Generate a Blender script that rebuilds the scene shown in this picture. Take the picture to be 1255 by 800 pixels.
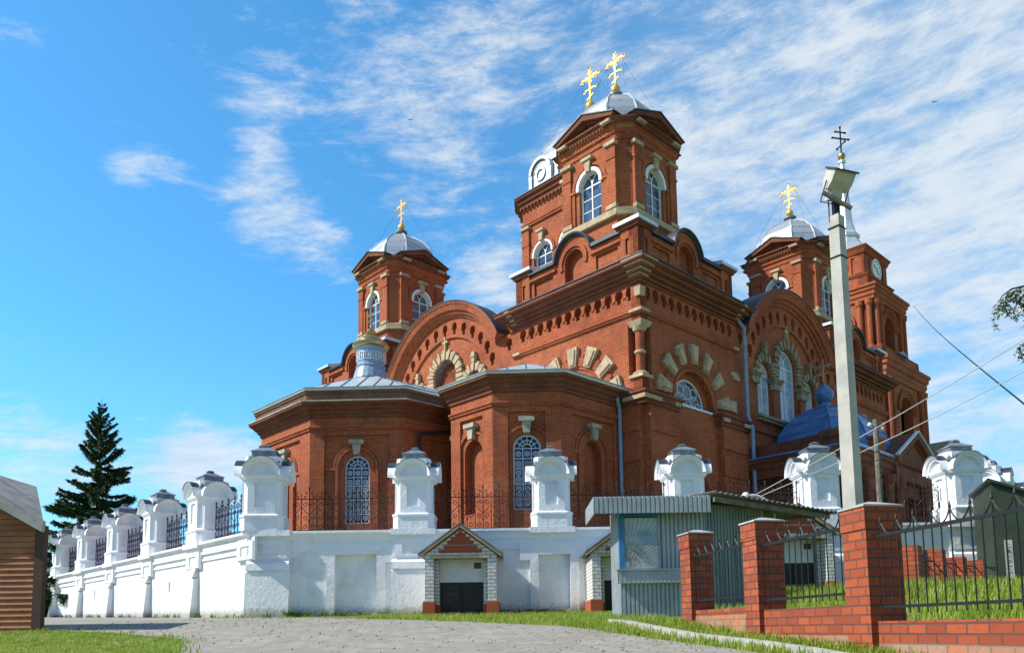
import bpy, bmesh, math, random
from mathutils import Vector, Matrix
from mathutils.geometry import tessellate_polygon
R_ = math.radians
random.seed(7)
scn = bpy.context.scene
for o in list(bpy.data.objects): bpy.data.objects.remove(o)
COL = scn.collection

# ------------------------------------------------------------------ camera
PITCH, ROLL = 0.1043, -0.0136
FPX, CX, CY, IW, IH = 972.0, 627.5, 669.0, 1255.0, 800.0
cam = bpy.data.cameras.new('camera'); co = bpy.data.objects.new('camera', cam); COL.objects.link(co)
cp, sp = math.cos(PITCH), math.sin(PITCH)
cr, sr = math.cos(ROLL), math.sin(ROLL)
M0 = Matrix(((1, 0, 0), (0, sp, -cp), (0, cp, sp)))          # world -> camera (x right, y down, z forward)
MR = Matrix(((cr, -sr, 0), (sr, cr, 0), (0, 0, 1)))
MC = MR @ M0
right = Vector(MC[0]); down = Vector(MC[1]); fwd = Vector(MC[2])
co.matrix_world = Matrix(((right.x, -down.x, -fwd.x, 0), (right.y, -down.y, -fwd.y, 0), (right.z, -down.z, -fwd.z, 0), (0, 0, 0, 1)))
cam.sensor_fit = 'HORIZONTAL'; cam.sensor_width = 36.0; cam.lens = 36.0 * FPX / IW
cam.shift_x = (IW / 2 - CX) / IW
cam.shift_y = (CY - IH / 2) / IW
cam.clip_start = 0.05; cam.clip_end = 6000
scn.camera = co

# ------------------------------------------------------------------ sun, sky, exposure
SUN = Vector((-1.0, -0.16, 0.92)).normalized()
sl = bpy.data.lights.new('sun', 'SUN'); sl.energy = 5.0; sl.angle = R_(0.5); sl.color = (1.0, 0.93, 0.82)
so = bpy.data.objects.new('sun', sl); COL.objects.link(so)
so.rotation_euler = (-SUN).to_track_quat('-Z', 'Y').to_euler(); so.location = (-30, -10, 60)
scn.view_settings.view_transform = 'Standard'; scn.view_settings.look = 'None'
scn.view_settings.exposure = 0.22; scn.view_settings.gamma = 1.0; scn.view_settings.use_curve_mapping = False

W = bpy.data.worlds.new('World'); scn.world = W; W.use_nodes = True
nt = W.node_tree; nt.nodes.clear()

class NT:
    """tiny helper to write node graphs"""
    def __init__(s, tree): s.t = tree
    def n(s, typ, **kw):
        nd = s.t.nodes.new(typ)
        for k, v in kw.items():
            if k.startswith('i_'):
                key = k[2:].replace('_', ' ')
                s.link(v, nd.inputs[key])
            elif k.startswith('n_'):
                s.link(v, nd.inputs[int(k[2:])])
            else: setattr(nd, k, v)
        return nd
    def link(s, v, inp):
        if isinstance(v, bpy.types.NodeSocket): s.t.links.new(v, inp)
        elif isinstance(v, bpy.types.Node): s.t.links.new(v.outputs[0], inp)
        else: inp.default_value = v
    def m(s, op, a, b=None, c=None, clamp=False):
        nd = s.t.nodes.new('ShaderNodeMath'); nd.operation = op; nd.use_clamp = clamp
        s.link(a, nd.inputs[0])
        if b is not None: s.link(b, nd.inputs[1])
        if c is not None: s.link(c, nd.inputs[2])
        return nd.outputs[0]
    def vm(s, op, a, b=None):
        nd = s.t.nodes.new('ShaderNodeVectorMath'); nd.operation = op
        s.link(a, nd.inputs[0])
        if b is not None: s.link(b, nd.inputs[1])
        return nd.outputs['Value'] if op in ('DOT_PRODUCT', 'LENGTH') else nd.outputs[0]
    def mix(s, f, a, b, blend='MIX'):
        nd = s.t.nodes.new('ShaderNodeMix'); nd.data_type = 'RGBA'; nd.blend_type = blend
        s.link(f, nd.inputs[0]); s.link(a, nd.inputs[6]); s.link(b, nd.inputs[7]); return nd.outputs[2]
    def ramp(s, v, lo, hi, a=0.0, b=1.0):
        nd = s.t.nodes.new('ShaderNodeMapRange'); nd.interpolation_type = 'SMOOTHSTEP'
        s.link(v, nd.inputs[0]); nd.inputs[1].default_value = lo; nd.inputs[2].default_value = hi
        nd.inputs[3].default_value = a; nd.inputs[4].default_value = b; return nd.outputs[0]
    def noise(s, vec, scale, det=4, rough=.55, dist=0):
        nd = s.t.nodes.new('ShaderNodeTexNoise'); s.link(vec, nd.inputs['Vector'])
        nd.inputs['Scale'].default_value = scale; nd.inputs['Detail'].default_value = det
        nd.inputs['Roughness'].default_value = rough; nd.inputs['Distortion'].default_value = dist
        return nd.outputs[0]

g = NT(nt)
sky = g.n('ShaderNodeTexSky', sky_type='NISHITA', sun_disc=False)
sky.sun_elevation = math.asin(SUN.z); sky.sun_rotation = math.atan2(SUN.x, SUN.y)
sky.air_density = 1.0; sky.dust_density = 0.35; sky.ozone_density = 2.2; sky.altitude = 200
tc = g.n('ShaderNodeTexCoord'); D = tc.outputs['Generated']
sep = g.n('ShaderNodeSeparateXYZ', n_0=D)
az = g.m('ARCTAN2', sep.outputs[0], sep.outputs[1]); el = g.m('ARCSINE', sep.outputs[2])
rx = g.m('ADD', g.m('MULTIPLY', az, 0.97), g.m('MULTIPLY', el, 0.22))
ry = g.m('SUBTRACT', g.m('MULTIPLY', el, 0.97), g.m('MULTIPLY', az, 0.10))
P1 = g.n('ShaderNodeCombineXYZ', n_0=g.m('MULTIPLY', rx, 2.0), n_1=g.m('MULTIPLY', ry, 4.6), n_2=3.1)
n1 = g.noise(P1, 1.5, 9, .62, .15)
P2 = g.n('ShaderNodeCombineXYZ', n_0=g.m('MULTIPLY', rx, 4.6), n_1=g.m('MULTIPLY', ry, 16.0), n_2=7.7)
n2 = g.noise(P2, 2.0, 9, .70, .25)
right_bias = g.ramp(az, -0.10, 0.34, -0.02, 0.085)
field = g.m('ADD', g.m('ADD', g.m('MULTIPLY', n1, 0.48), g.m('MULTIPLY', n2, 0.52)), right_bias)
def pix_dir(x, y):
    return (MC.transposed() @ Vector(((x - CX) / FPX, (y - CY) / FPX, 1))).normalized()
for (x, y, rad, amt, sx) in [(310, 100, .065, .10, 1), (345, 285, .07, .11, 1), (285, 265, .05, .09, 1), (410, 318, .045, .10, 1), (235, 195, .06, -.05, 1), (340, 195, .05, -.06, 1), (410, 235, .05, -.05, 1), (470, 250, .06, -.05, 1), (90, 330, .2, -.08, 1), (60, 120, .2, -.08, 1), (300, 420, .12, -.08, 1), (250, 40, .12, -.05, 1), (185, 190, .045, .12, 1), (325, 208, .045, .15, 1),
                             (460, 110, .07, .05, 1), (550, 140, .08, .06, 1), (420, 60, .06, -.05, 1), (620, 200, .06, -.03, 1), (240, 560, .07, .20, 1), (60, 590, .09, .12, 1), (500, 225, .08, .08, 1),
                             (600, 345, .07, .14, 1), (650, 90, .12, .05, 1), (130, 212, .04, .10, 1), (1150, 60, .16, .06, 1),
                             (860, 180, .10, .05, 1), (1160, 450, .2, .07, 1), (650, 20, .05, -.03, 1), (610, 250, .04, .02, 1)]:
    d = pix_dir(x, y)
    v = g.vm('SUBTRACT', D, tuple(d))
    ln = g.vm('LENGTH', v)
    field = g.m('ADD', field, g.ramp(ln, 0.0, rad * 1.35, amt, 0.0))
cl = g.m('MULTIPLY', g.ramp(field, 0.47, 0.70), 0.82)
front = g.m('MULTIPLY', g.ramp(sep.outputs[1], -0.25, 0.45), g.ramp(el, 1.15, 0.75))
hz = g.m('ADD', g.ramp(sep.outputs[2], -0.02, 0.36, 0.50, 0.0), g.ramp(az, -0.1, 0.45, 0.0, 0.30))
skyc = g.mix(1.0, sky, g.mix(front, (0.80, 1.25, 1.60, 1), (1.0, 2.35, 2.80, 1)), 'MULTIPLY')
cloudcol = g.mix(g.ramp(n2, .35, .65), (7.2, 8.4, 9.6, 1), (9.4, 9.9, 10.3, 1))
c1 = g.mix(g.m('MULTIPLY', hz, g.ramp(front, 0, 1, .25, 1)), skyc, (4.8, 7.4, 10.2, 1))
c2 = g.mix(g.m('MULTIPLY', cl, g.ramp(front, 0, 1, .25, 1)), c1, cloudcol)
bg = g.n('ShaderNodeBackground', i_Color=c2, i_Strength=0.078)
wo = g.n('ShaderNodeOutputWorld', i_Surface=bg)

# ------------------------------------------------------------------ materials
MATS = {}
def newmat(name):
    m = bpy.data.materials.new(name); m.use_nodes = True; m.node_tree.nodes.clear(); MATS[name] = m
    G = NT(m.node_tree)
    b = G.n('ShaderNodeBsdfPrincipled'); G.n('ShaderNodeOutputMaterial', i_Surface=b)
    return G, b
def bump(G, b, h, st=.3, dist=.02):
    bp = G.n('ShaderNodeBump', i_Height=h); bp.inputs['Strength'].default_value = st; bp.inputs['Distance'].default_value = dist
    G.link(bp, b.inputs['Normal'])
def wallcoord(G, sx=0, sz=0):
    geo = G.n('ShaderNodeNewGeometry')
    N = geo.outputs['True Normal']; P = geo.outputs['Position']
    T = G.vm('CROSS_PRODUCT', N, (0, 0, 1)); h = G.vm('DOT_PRODUCT', P, T)
    sn = G.n('ShaderNodeSeparateXYZ', n_0=N); sp_ = G.n('ShaderNodeSeparateXYZ', n_0=P)
    nz = G.m('ABSOLUTE', sn.outputs[2])
    h = G.m('ADD', G.m('ADD', h, G.m('MULTIPLY', nz, sp_.outputs[0])), sx)
    v = G.m('ADD', G.m('ADD', sp_.outputs[2], G.m('MULTIPLY', nz, sp_.outputs[1])), sz)
    return P, G.n('ShaderNodeCombineXYZ', n_0=h, n_1=v, n_2=0.0), h, v
def brickmat(name, c1, c2, mort, bw=.27, rh=.088, ms=.011, bias=0, spots=None, dirt=None, bmp=.5, sz=0, sx=0, wear=.5, rough=.9):
    G, b = newmat(name)
    P, C, h, v = wallcoord(G, sx, sz)
    t = G.n('ShaderNodeTexBrick', i_Vector=C, i_Color1=(*c1, 1), i_Color2=(*c2, 1), i_Mortar=(*mort, 1))
    t.inputs['Scale'].default_value = 1; t.inputs['Brick Width'].default_value = bw; t.inputs['Row Height'].default_value = rh
    t.inputs['Mortar Size'].default_value = ms; t.inputs['Mortar Smooth'].default_value = .25; t.inputs['Bias'].default_value = bias
    col = t.outputs[0]
    big = G.noise(P, .35, 5, .6); mid = G.noise(P, 2.4, 5, .7); fine = G.noise(P, 14, 3, .7)
    col = G.mix(G.ramp(big, .42, .68, 0, wear), col, tuple([x * .62 for x in c1]) + (1,))
    col = G.mix(G.ramp(mid, .52, .74, 0, .45), col, tuple([min(1, x * 1.35 + .012) for x in c2]) + (1,))
    col = G.mix(G.ramp(fine, .54, .72, 0, .65), col, tuple([x * .45 for x in c1]) + (1,))
    if dirt:
        # soot and rain marks that really sit on the wall
        ver = G.n('ShaderNodeCombineXYZ', n_0=G.m('MULTIPLY', h, 1.7), n_1=G.m('MULTIPLY', v, .35), n_2=1.0)
        dn = G.noise(ver, 1.3, 6, .7)
        col = G.mix(G.ramp(dn, .5, .72, 0, dirt), col, (.055, .04, .03, 1))
    if spots:
        vn = G.noise(P, 3.5, 5, .8)
        col = G.mix(G.ramp(vn, .60, .72, 0, .7), col, (*spots, 1))
    G.link(col, b.inputs['Base Color']); b.inputs['Roughness'].default_value = rough
    hh = G.m('SUBTRACT', G.m('MULTIPLY', fine, .5), t.outputs['Fac'])
    bump(G, b, hh, bmp, .015)
    return MATS[name]
brickmat('brick', (.31, .044, .013), (.46, .092, .024), (.42, .22, .10), dirt=.42, spots=(.40, .17, .08))
brickmat('brick_old', (.20, .052, .024), (.29, .080, .036), (.15, .09, .055), dirt=.7, spots=(.30, .24, .16), wear=.9)
brickmat('brick_frieze', (.12, .04, .022), (.17, .055, .03), (.20, .15, .11), bw=.22, rh=.09, ms=.018, dirt=.5)
brickmat('fence_brick', (.47, .098, .030), (.27, .050, .022), (.09, .06, .05), bw=.262, rh=.100, ms=.011, dirt=.25, bmp=.8, wear=.35)
brickmat('fence_brick_pale', (.42, .25, .17), (.52, .17, .07), (.22, .19, .16), bw=.262, rh=.100, ms=.009, dirt=.3, bmp=.8)
brickmat('white_brick', (.66, .65, .62), (.74, .73, .70), (.10, .10, .10), bw=.262, rh=.108, ms=.009, wear=.15, bmp=.5)
brickmat('porch_brick', (.46, .10, .035), (.38, .085, .03), (.20, .10, .06), bw=.262, rh=.108, ms=.007, bmp=.5)

def plain(name, col, rough=.7, metal=0, var=.25, sc=3, spec=None, bmp=.15, second=None, fine=30):
    G, b = newmat(name)
    geo = G.n('ShaderNodeNewGeometry'); P = geo.outputs['Position']
    a = G.noise(P, sc, 6, .65); f = G.noise(P, fine, 3, .6)
    s2 = second if second else tuple([c * (1 - var) for c in col])
    c = G.mix(G.ramp(a, .35, .68), (*col, 1), (*s2, 1))
    c = G.mix(G.ramp(f, .55, .8, 0, .35), c, tuple([x * .7 for x in col]) + (1,))
    G.link(c, b.inputs['Base Color']); b.inputs['Roughness'].default_value = rough; b.inputs['Metallic'].default_value = metal
    if spec is not None: b.inputs['Specular IOR Level'].default_value = spec
    if bmp: bump(G, b, G.m('ADD', a, G.m('MULTIPLY', f, .4)), bmp, .02)
    return MATS[name]
plain('stone', (.54, .425, .27), .85, second=(.34, .26, .16), sc=2.2, bmp=.35)
plain('stone_dark', (.42, .33, .21), .9, second=(.20, .155, .10), sc=4, bmp=.8)
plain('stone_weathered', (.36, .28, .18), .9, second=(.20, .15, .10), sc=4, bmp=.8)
plain('stone_grey', (.50, .45, .36), .85, second=(.27, .26, .23), sc=1.6, bmp=.3)
plain('zinc', (.62, .68, .72), .42, metal=.35, second=(.50, .57, .62), sc=.8, bmp=.08)
plain('silver', (.80, .82, .84), .38, metal=.45, second=(.66, .70, .73), sc=.9, bmp=.06)
plain('dark_sheet', (.05, .06, .08), .5, metal=.3, bmp=.1)
plain('grey_sheet', (.25, .30, .34), .5, metal=.2, second=(.13, .16, .19), sc=3.5, bmp=.25, fine=9)
plain('blue_roof', (.085, .19, .40), .38, second=(.06, .145, .32), sc=1.3, bmp=.12)
plain('blue_drum', (.27, .38, .52), .4, second=(.19, .28, .42), sc=2)
plain('iron', (.018, .016, .016), .55, metal=.2, var=.4, bmp=0)
plain('rust_iron', (.045, .022, .016), .7, second=(.022, .016, .015), sc=6, bmp=0)
plain('blue_iron', (.025, .03, .075), .55, bmp=0)
plain('white_paint', (.80, .81, .82), .5, var=.1, bmp=.05)
plain('grille_paint', (.60, .66, .76), .45, var=.1, bmp=0)
plain('concrete', (.52, .50, .45), .9, second=(.38, .37, .34), sc=2, bmp=.3)
plain('kerb', (.50, .49, .45), .9, second=(.34, .33, .30), sc=3, bmp=.4)
plain('grey_wood', (.23, .20, .17), .9, second=(.12, .10, .085), sc=6, bmp=.5)
plain('verge_wood', (.46, .33, .17), .75, second=(.30, .20, .10), sc=3, bmp=.3)
plain('cream_beam', (.55, .47, .25), .7, bmp=.2)
plain('door_dark', (.022, .018, .017), .55, second=(.010, .009, .010), sc=5, bmp=.5)
plain('chalk', (.20, .20, .20), .9, bmp=0)
plain('sign_dark', (.10, .06, .05), .6, bmp=0)
plain('blue_paint', (.035, .19, .42), .5, second=(.025, .13, .32), sc=3)
plain('slate', (.36, .36, .33), .9, second=(.20, .20, .18), sc=2.5, bmp=.6)
plain('kiosk_shaded_green', (.22, .28, .27), .6, second=(.15, .20, .19), sc=2, bmp=.2)  # kiosk side wall: shade under the roof overhang put into the sheet colour
plain('curtain', (.75, .76, .76), .9, second=(.60, .62, .64), sc=6)
plain('trim_grey', (.42, .41, .39), .8, second=(.30, .29, .27))
plain('bark', (.11, .08, .055), .95, bmp=.6)
plain('soil', (.22, .19, .14), 1, second=(.15, .13, .09), sc=1.5, bmp=.5)
plain('bird', (.02, .02, .02), .8, bmp=0)
plain('cable', (.012, .012, .012), .6, bmp=0)
plain('cable_pale', (.55, .55, .53), .6, bmp=0)
plain('green_sheet', (.030, .050, .026), .6, second=(.018, .030, .018), sc=1.2, bmp=.2)
plain('beige_plaster', (.42, .38, .24), .9, second=(.33, .30, .20), sc=2, bmp=.2)
plain('black_in', (.006, .006, .008), .8, bmp=0)
plain('infill', (.42, .13, .05), .9, second=(.33, .10, .04), sc=5, bmp=.3)
plain('corrugated_cement', (.20, .20, .19), .9, second=(.12, .12, .11), bmp=.3)
def sheeted(name, col, sec, bw, rh, rough, metal, seam=.45):
    G, b = newmat(name)
    P, C, h, v = wallcoord(G)
    t = G.n('ShaderNodeTexBrick', i_Vector=C, i_Color1=(*col, 1), i_Color2=(*sec, 1), i_Mortar=(*[x * seam for x in col], 1))
    t.inputs['Scale'].default_value = 1; t.inputs['Brick Width'].default_value = bw; t.inputs['Row Height'].default_value = rh; t.inputs['Mortar Size'].default_value = .014
    a = G.noise(P, 1.3, 5, .65); c = G.mix(G.ramp(a, .42, .7, 0, .5), t.outputs[0], tuple([x * .7 for x in sec]) + (1,))
    G.link(c, b.inputs['Base Color']); b.inputs['Metallic'].default_value = metal
    G.link(G.ramp(a, .3, .7, rough - .08, rough + .15), b.inputs['Roughness'])
    bump(G, b, G.m('SUBTRACT', G.m('MULTIPLY', a, .6), t.outputs['Fac']), .35, .03)
sheeted('silver', (.56, .60, .64), (.42, .47, .52), .9, .55, .36, .45)
sheeted('blue_roof', (.11, .25, .52), (.08, .19, .42), .8, .45, .38, 0, .5)
G, b = newmat('gold'); b.inputs['Base Color'].default_value = (.78, .50, .11, 1); b.inputs['Metallic'].default_value = .6; b.inputs['Roughness'].default_value = .5
G, b = newmat('dull_gold'); b.inputs['Base Color'].default_value = (.45, .33, .14, 1); b.inputs['Metallic'].default_value = .8; b.inputs['Roughness'].default_value = .28
G, b = newmat('glass')
P, C, h, v = wallcoord(G)
t = G.n('ShaderNodeTexBrick', i_Vector=C, i_Color1=(.010, .022, .06, 1), i_Color2=(.07, .13, .24, 1), i_Mortar=(.03, .05, .1, 1)); t.offset = 0
t.inputs['Scale'].default_value = 1; t.inputs['Brick Width'].default_value = .34; t.inputs['Row Height'].default_value = .48; t.inputs['Mortar Size'].default_value = .001
G.link(t.outputs[0], b.inputs['Base Color']); b.inputs['Roughness'].default_value = .12; b.inputs['Specular IOR Level'].default_value = .8
bump(G, b, G.m('ADD', G.noise(P, 1.6, 2, .5), G.noise(C, 5, 1, .5)), .18, .06)
G, b = newmat('glass_pale')
geo = G.n('ShaderNodeNewGeometry'); nn = G.noise(geo.outputs['Position'], 1.1, 4, .6)
G.link(G.mix(G.ramp(nn, .4, .6), (.46, .58, .68, 1), (.26, .40, .54, 1)), b.inputs['Base Color']); b.inputs['Roughness'].default_value = .25
G, b = newmat('clock_face'); b.inputs['Base Color'].default_value = (.85, .86, .86, 1); b.inputs['Roughness'].default_value = .5
# whitewash
def plaster(name, col, sec, amt=.75):
    G, b = newmat(name)
    geo = G.n('ShaderNodeNewGeometry'); P = geo.outputs['Position']
    a = G.noise(P, 1.1, 7, .7); f = G.noise(P, 9, 5, .7)
    sp_ = G.n('ShaderNodeSeparateXYZ', n_0=P)
    st = G.n('ShaderNodeCombineXYZ', n_0=G.m('MULTIPLY', sp_.outputs[0], 3.0), n_1=G.m('MULTIPLY', sp_.outputs[1], 3.0), n_2=G.m('MULTIPLY', sp_.outputs[2], .45))
    s = G.noise(st, 1.6, 6, .7)
    c = G.mix(G.ramp(a, .45, .75, 0, amt), (*col, 1), (*sec, 1))
    c = G.mix(G.ramp(s, .58, .80, 0, amt * .8), c, tuple([x * .72 for x in sec]) + (1,))
    c = G.mix(G.ramp(f, .64, .8, 0, .35), c, tuple([x * .7 for x in sec]) + (1,))
    hgt = G.m('SUBTRACT', sp_.outputs[2], G.m('ADD', .42, G.m('MULTIPLY', G.m('SUBTRACT', sp_.outputs[1], 24), .024)))
    low = G.m('MULTIPLY', G.ramp(G.m('ADD', hgt, G.m('MULTIPLY', f, -.55)), -.20, .18, 1, 0), .75)
    c = G.mix(low, c, (.26, .24, .19, 1))
    pt = G.noise(P, .55, 3, .5); c = G.mix(G.ramp(pt, .60, .63, 0, .30), c, tuple([x * .9 for x in sec]) + (1,))
    dr = G.noise(st, 3.2, 5, .8); c = G.mix(G.ramp(dr, .66, .78, 0, .5), c, (.42, .36, .28, 1))
    G.link(c, b.inputs['Base Color']); b.inputs['Roughness'].default_value = .85
    bump(G, b, G.m('ADD', G.m('MULTIPLY', a, 2.0), f), .5, .04)
plaster('whitewash', (.80, .81, .82), (.66, .69, .73))
plaster('plaster_shade', (.86, .88, .91), (.68, .72, .77))
# profiled sheet (vertical ribs are modelled; colour only)
plain('kiosk_sheet', (.39, .43, .47), .5, metal=.1, second=(.29, .34, .36), sc=2.2, bmp=.25, fine=7)
# timber boarding, real planks are modelled
plain('board', (.44, .165, .055), .65, second=(.30, .105, .038), sc=2.2, bmp=.3)
plain('board_trim', (.09, .04, .022), .7, bmp=.2)
# pavers
G, b = newmat('pavers')
geo = G.n('ShaderNodeNewGeometry'); P = geo.outputs['Position']
mp = G.n('ShaderNodeMapping', i_Vector=P); mp.inputs['Rotation'].default_value = (0, 0, R_(18))
t = G.n('ShaderNodeTexBrick', i_Vector=mp, i_Color1=(.39, .36, .31, 1), i_Color2=(.29, .27, .24, 1), i_Mortar=(.22, .21, .15, 1))
t.inputs['Scale'].default_value = 1; t.inputs['Brick Width'].default_value = .30; t.inputs['Row Height'].default_value = .30; t.inputs['Mortar Size'].default_value = .012
a = G.noise(P, .7, 6, .7); f = G.noise(P, 22, 4, .7)
c = G.mix(G.ramp(a, .4, .7, 0, .75), t.outputs[0], (.27, .245, .20, 1)); big = G.noise(G.n('ShaderNodeMapping', i_Vector=P, i_Scale=(1.6, .25, 1)), .8, 5, .7); c = G.mix(G.ramp(big, .5, .68, 0, .55), c, (.21, .19, .155, 1)); sd = G.noise(P, .35, 6, .75); c = G.mix(G.ramp(sd, .55, .72, 0, .6), c, (.46, .41, .32, 1)); c = G.mix(G.ramp(f, .56, .74, 0, .6), c, (.20, .18, .14, 1))
wd = G.noise(P, 3.6, 4, .8); c = G.mix(G.m('MULTIPLY', G.ramp(wd, .56, .66), t.outputs['Fac']), c, (.05, .09, .02, 1))
G.link(c, b.inputs['Base Color']); b.inputs['Roughness'].default_value = .95
bump(G, b, G.m('SUBTRACT', f, t.outputs['Fac']), .6, .02)
# turf base under the blades
G, b = newmat('turf')
geo = G.n('ShaderNodeNewGeometry'); P = geo.outputs['Position']
a = G.noise(P, .9, 6, .7); f = G.noise(P, 9, 5, .75)
c = G.mix(G.ramp(a, .4, .65), (.16, .26, .03, 1), (.27, .26, .09, 1)); c = G.mix(G.ramp(f, .5, .75), c, (.07, .11, .02, 1))
G.link(c, b.inputs['Base Color']); b.inputs['Roughness'].default_value = 1; bump(G, b, f, .8, .05)
def leafmat(name, c1, c2, c3, sc=2.5, trans=.25):
    G, b = newmat(name)
    geo = G.n('ShaderNodeNewGeometry'); P = geo.outputs['Position']
    a = G.noise(P, sc, 4, .7)
    r = geo.outputs['Random Per Island']
    c = G.mix(G.ramp(a, .4, .62), (*c1, 1), (*c2, 1)); c = G.mix(G.ramp(r, .55, 1, 0, .8), c, (*c3, 1))
    G.link(c, b.inputs['Base Color']); b.inputs['Roughness'].default_value = .6
    b.inputs['Transmission Weight'].default_value = 0
    tr = G.n('ShaderNodeBsdfTranslucent', i_Color=c)
    mx = G.n('ShaderNodeMixShader', n_0=trans, n_1=b, n_2=tr)
    out = [n for n in G.t.nodes if n.type == 'OUTPUT_MATERIAL'][0]; G.link(mx, out.inputs[0])
leafmat('grass_blade', (.21, .34, .022), (.33, .43, .045), (.44, .42, .12), trans=.4)
leafmat('weed_leaf', (.06, .14, .02), (.10, .20, .03), (.13, .19, .05))
leafmat('needles', (.022, .060, .018), (.040, .095, .026), (.07, .14, .04), sc=1.5, trans=.1)
leafmat('birch_leaf', (.05, .09, .015), (.08, .13, .025), (.11, .15, .04))

# ------------------------------------------------------------------ builders
Z = Vector((0, 0, 1))
YA = 0.7557
A = Vector((-math.sin(YA), math.cos(YA), 0)); B = Vector((math.cos(YA), math.sin(YA), 0))
d0 = MC.transposed() @ Vector(((784.5 - CX) / FPX, (377.6 - CY) / FPX, 1)); K = d0 * (34.0 / d0.y); K.z = 0
class Fr:                                   # s along a wall, n outward, z up
    def __init__(s, o, S, N): s.o = Vector(o); s.S = Vector(S).normalized(); s.N = Vector(N).normalized()
    def __call__(s, a, n, z): return s.o + s.S * a + s.N * n + Z * z
    def at(s, a, n=0): return Fr(s(a, n, 0), s.S, s.N)
FE = Fr(K, A, -B)                            # east front: s = u
FS = Fr(K, B, -A)                            # side front: s = v
def L(u, v, z=0): return K + A * u + B * v + Z * z
class MB:
    def __init__(s): s.v = []; s.f = []
    def add(s, vs, fs):
        k = len(s.v); s.v += [Vector(p) for p in vs]; s.f += [[i + k for i in f] for f in fs]
    def hexa(s, p):   # 8 points: bottom 4, top 4
        s.add(p, [(0, 3, 2, 1), (4, 5, 6, 7), (0, 1, 5, 4), (1, 2, 6, 5), (2, 3, 7, 6), (3, 0, 4, 7)])
    def box(s, F, s0, s1, n0, n1, z0, z1):
        s.hexa([F(s0, n0, z0), F(s1, n0, z0), F(s1, n1, z0), F(s0, n1, z0), F(s0, n0, z1), F(s1, n0, z1), F(s1, n1, z1), F(s0, n1, z1)])
    def prism(s, F, poly, n0, n1):
        n = len(poly); vs = [F(a, n0, z) for a, z in poly] + [F(a, n1, z) for a, z in poly]
        tr = tessellate_polygon([[Vector((a, z, 0)) for a, z in poly]])
        fs = [tuple(t) for t in tr] + [tuple(i + n for i in reversed(t)) for t in tr]
        fs += [(i, (i + 1) % n, n + (i + 1) % n, n + i) for i in range(n)]
        s.add(vs, fs)
    def plan(s, F, poly, z0, z1):           # polygon in (s,n) extruded up
        n = len(poly); vs = [F(a, b_, z0) for a, b_ in poly] + [F(a, b_, z1) for a, b_ in poly]
        tr = tessellate_polygon([[Vector((a, b_, 0)) for a, b_ in poly]])
        fs = [tuple(t) for t in tr] + [tuple(i + n for i in reversed(t)) for t in tr]
        fs += [(i, (i + 1) % n, n + (i + 1) % n, n + i) for i in range(n)]
        s.add(vs, fs)
    def plate(s, F, outer, holes, n0, n1):  # holes: (poly, depth, blind)
        loops = [outer] + [h[0] for h in holes]
        flat = [p for l in loops for p in l]
        tr = tessellate_polygon([[Vector((a, z, 0)) for a, z in l] for l in loops])
        s.add([F(a, n1, z) for a, z in flat], [tuple(t) for t in tr])
        n = len(outer)
        s.add([F(a, n0, z) for a, z in outer] + [F(a, n1, z) for a, z in outer], [(i, (i + 1) % n, n + (i + 1) % n, n + i) for i in range(n)])
        for poly, dp, blind in holes:
            n = len(poly)
            s.add([F(a, n1 - dp, z) for a, z in poly] + [F(a, n1, z) for a, z in poly], [(i, (i + 1) % n, n + (i + 1) % n, n + i) for i in range(n)])
            if blind:
                tr = tessellate_polygon([[Vector((a, z, 0)) for a, z in poly]])
                s.add([F(a, n1 - dp, z) for a, z in poly], [tuple(t) for t in tr])
    def ring(s, F, cs, cz, r0, r1, n0, n1, a0=0, a1=180, seg=18):
        P = []
        for i in range(seg + 1):
            t = R_(a0 + (a1 - a0) * i / seg); c, q = math.cos(t), math.sin(t)
            P += [F(cs + r0 * c, n0, cz + r0 * q), F(cs + r1 * c, n0, cz + r1 * q), F(cs + r1 * c, n1, cz + r1 * q), F(cs + r0 * c, n1, cz + r0 * q)]
        fs = [(0, 1, 2, 3), tuple(4 * seg + k for k in (3, 2, 1, 0))]
        for i in range(seg):
            for k in range(4):
                a, b_ = 4 * i + k, 4 * i + (k + 1) % 4; fs.append((a, b_, b_ + 4, a + 4))
        s.add(P, fs)
    def arcprof(s, F, cs, cz, prof, a0, a1, seg=40):       # prof: closed list of (r, n)
        m = len(prof); P = []
        for i in range(seg + 1):
            t = R_(a0 + (a1 - a0) * i / seg); c, q = math.cos(t), math.sin(t)
            P += [F(cs + r * c, n, cz + r * q) for r, n in prof]
        fs = [tuple(range(m)), tuple(m * seg + k for k in reversed(range(m)))]
        for i in range(seg):
            for k in range(m):
                a, b_ = m * i + k, m * i + (k + 1) % m; fs.append((a, b_, b_ + m, a + m))
        s.add(P, fs)
    def sweep(s, pts, prof, closed=False, o=Vector((0, 0, 0)), side=1, X=None, Y=None):
        """pts: plan polyline (local x,y); prof: closed polygon (n outward, z), mitred"""
        X = X or A; Y = Y or B
        n = len(pts); rows = []
        for i in range(n):
            p = Vector(pts[i])
            pr = Vector(pts[i - 1]) if (i > 0 or closed) else None
            nx = Vector(pts[(i + 1) % n]) if (i < n - 1 or closed) else None
            e1 = (p - pr).normalized() if pr is not None else None; e2 = (nx - p).normalized() if nx is not None else None
            if e1 is None: e1 = e2
            if e2 is None: e2 = e1
            n1_ = Vector((e1.y, -e1.x)) * side; n2_ = Vector((e2.y, -e2.x)) * side
            m_ = n1_ + n2_; m_ = m_ / max(.2, (1 + n1_.dot(n2_)))
            rows.append([o + X * (p.x + m_.x * a) + Y * (p.y + m_.y * a) + Z * z for a, z in prof])
        m = len(prof); P = [q for r in rows for q in r]; fs = []
        k = n if closed else n - 1
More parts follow.
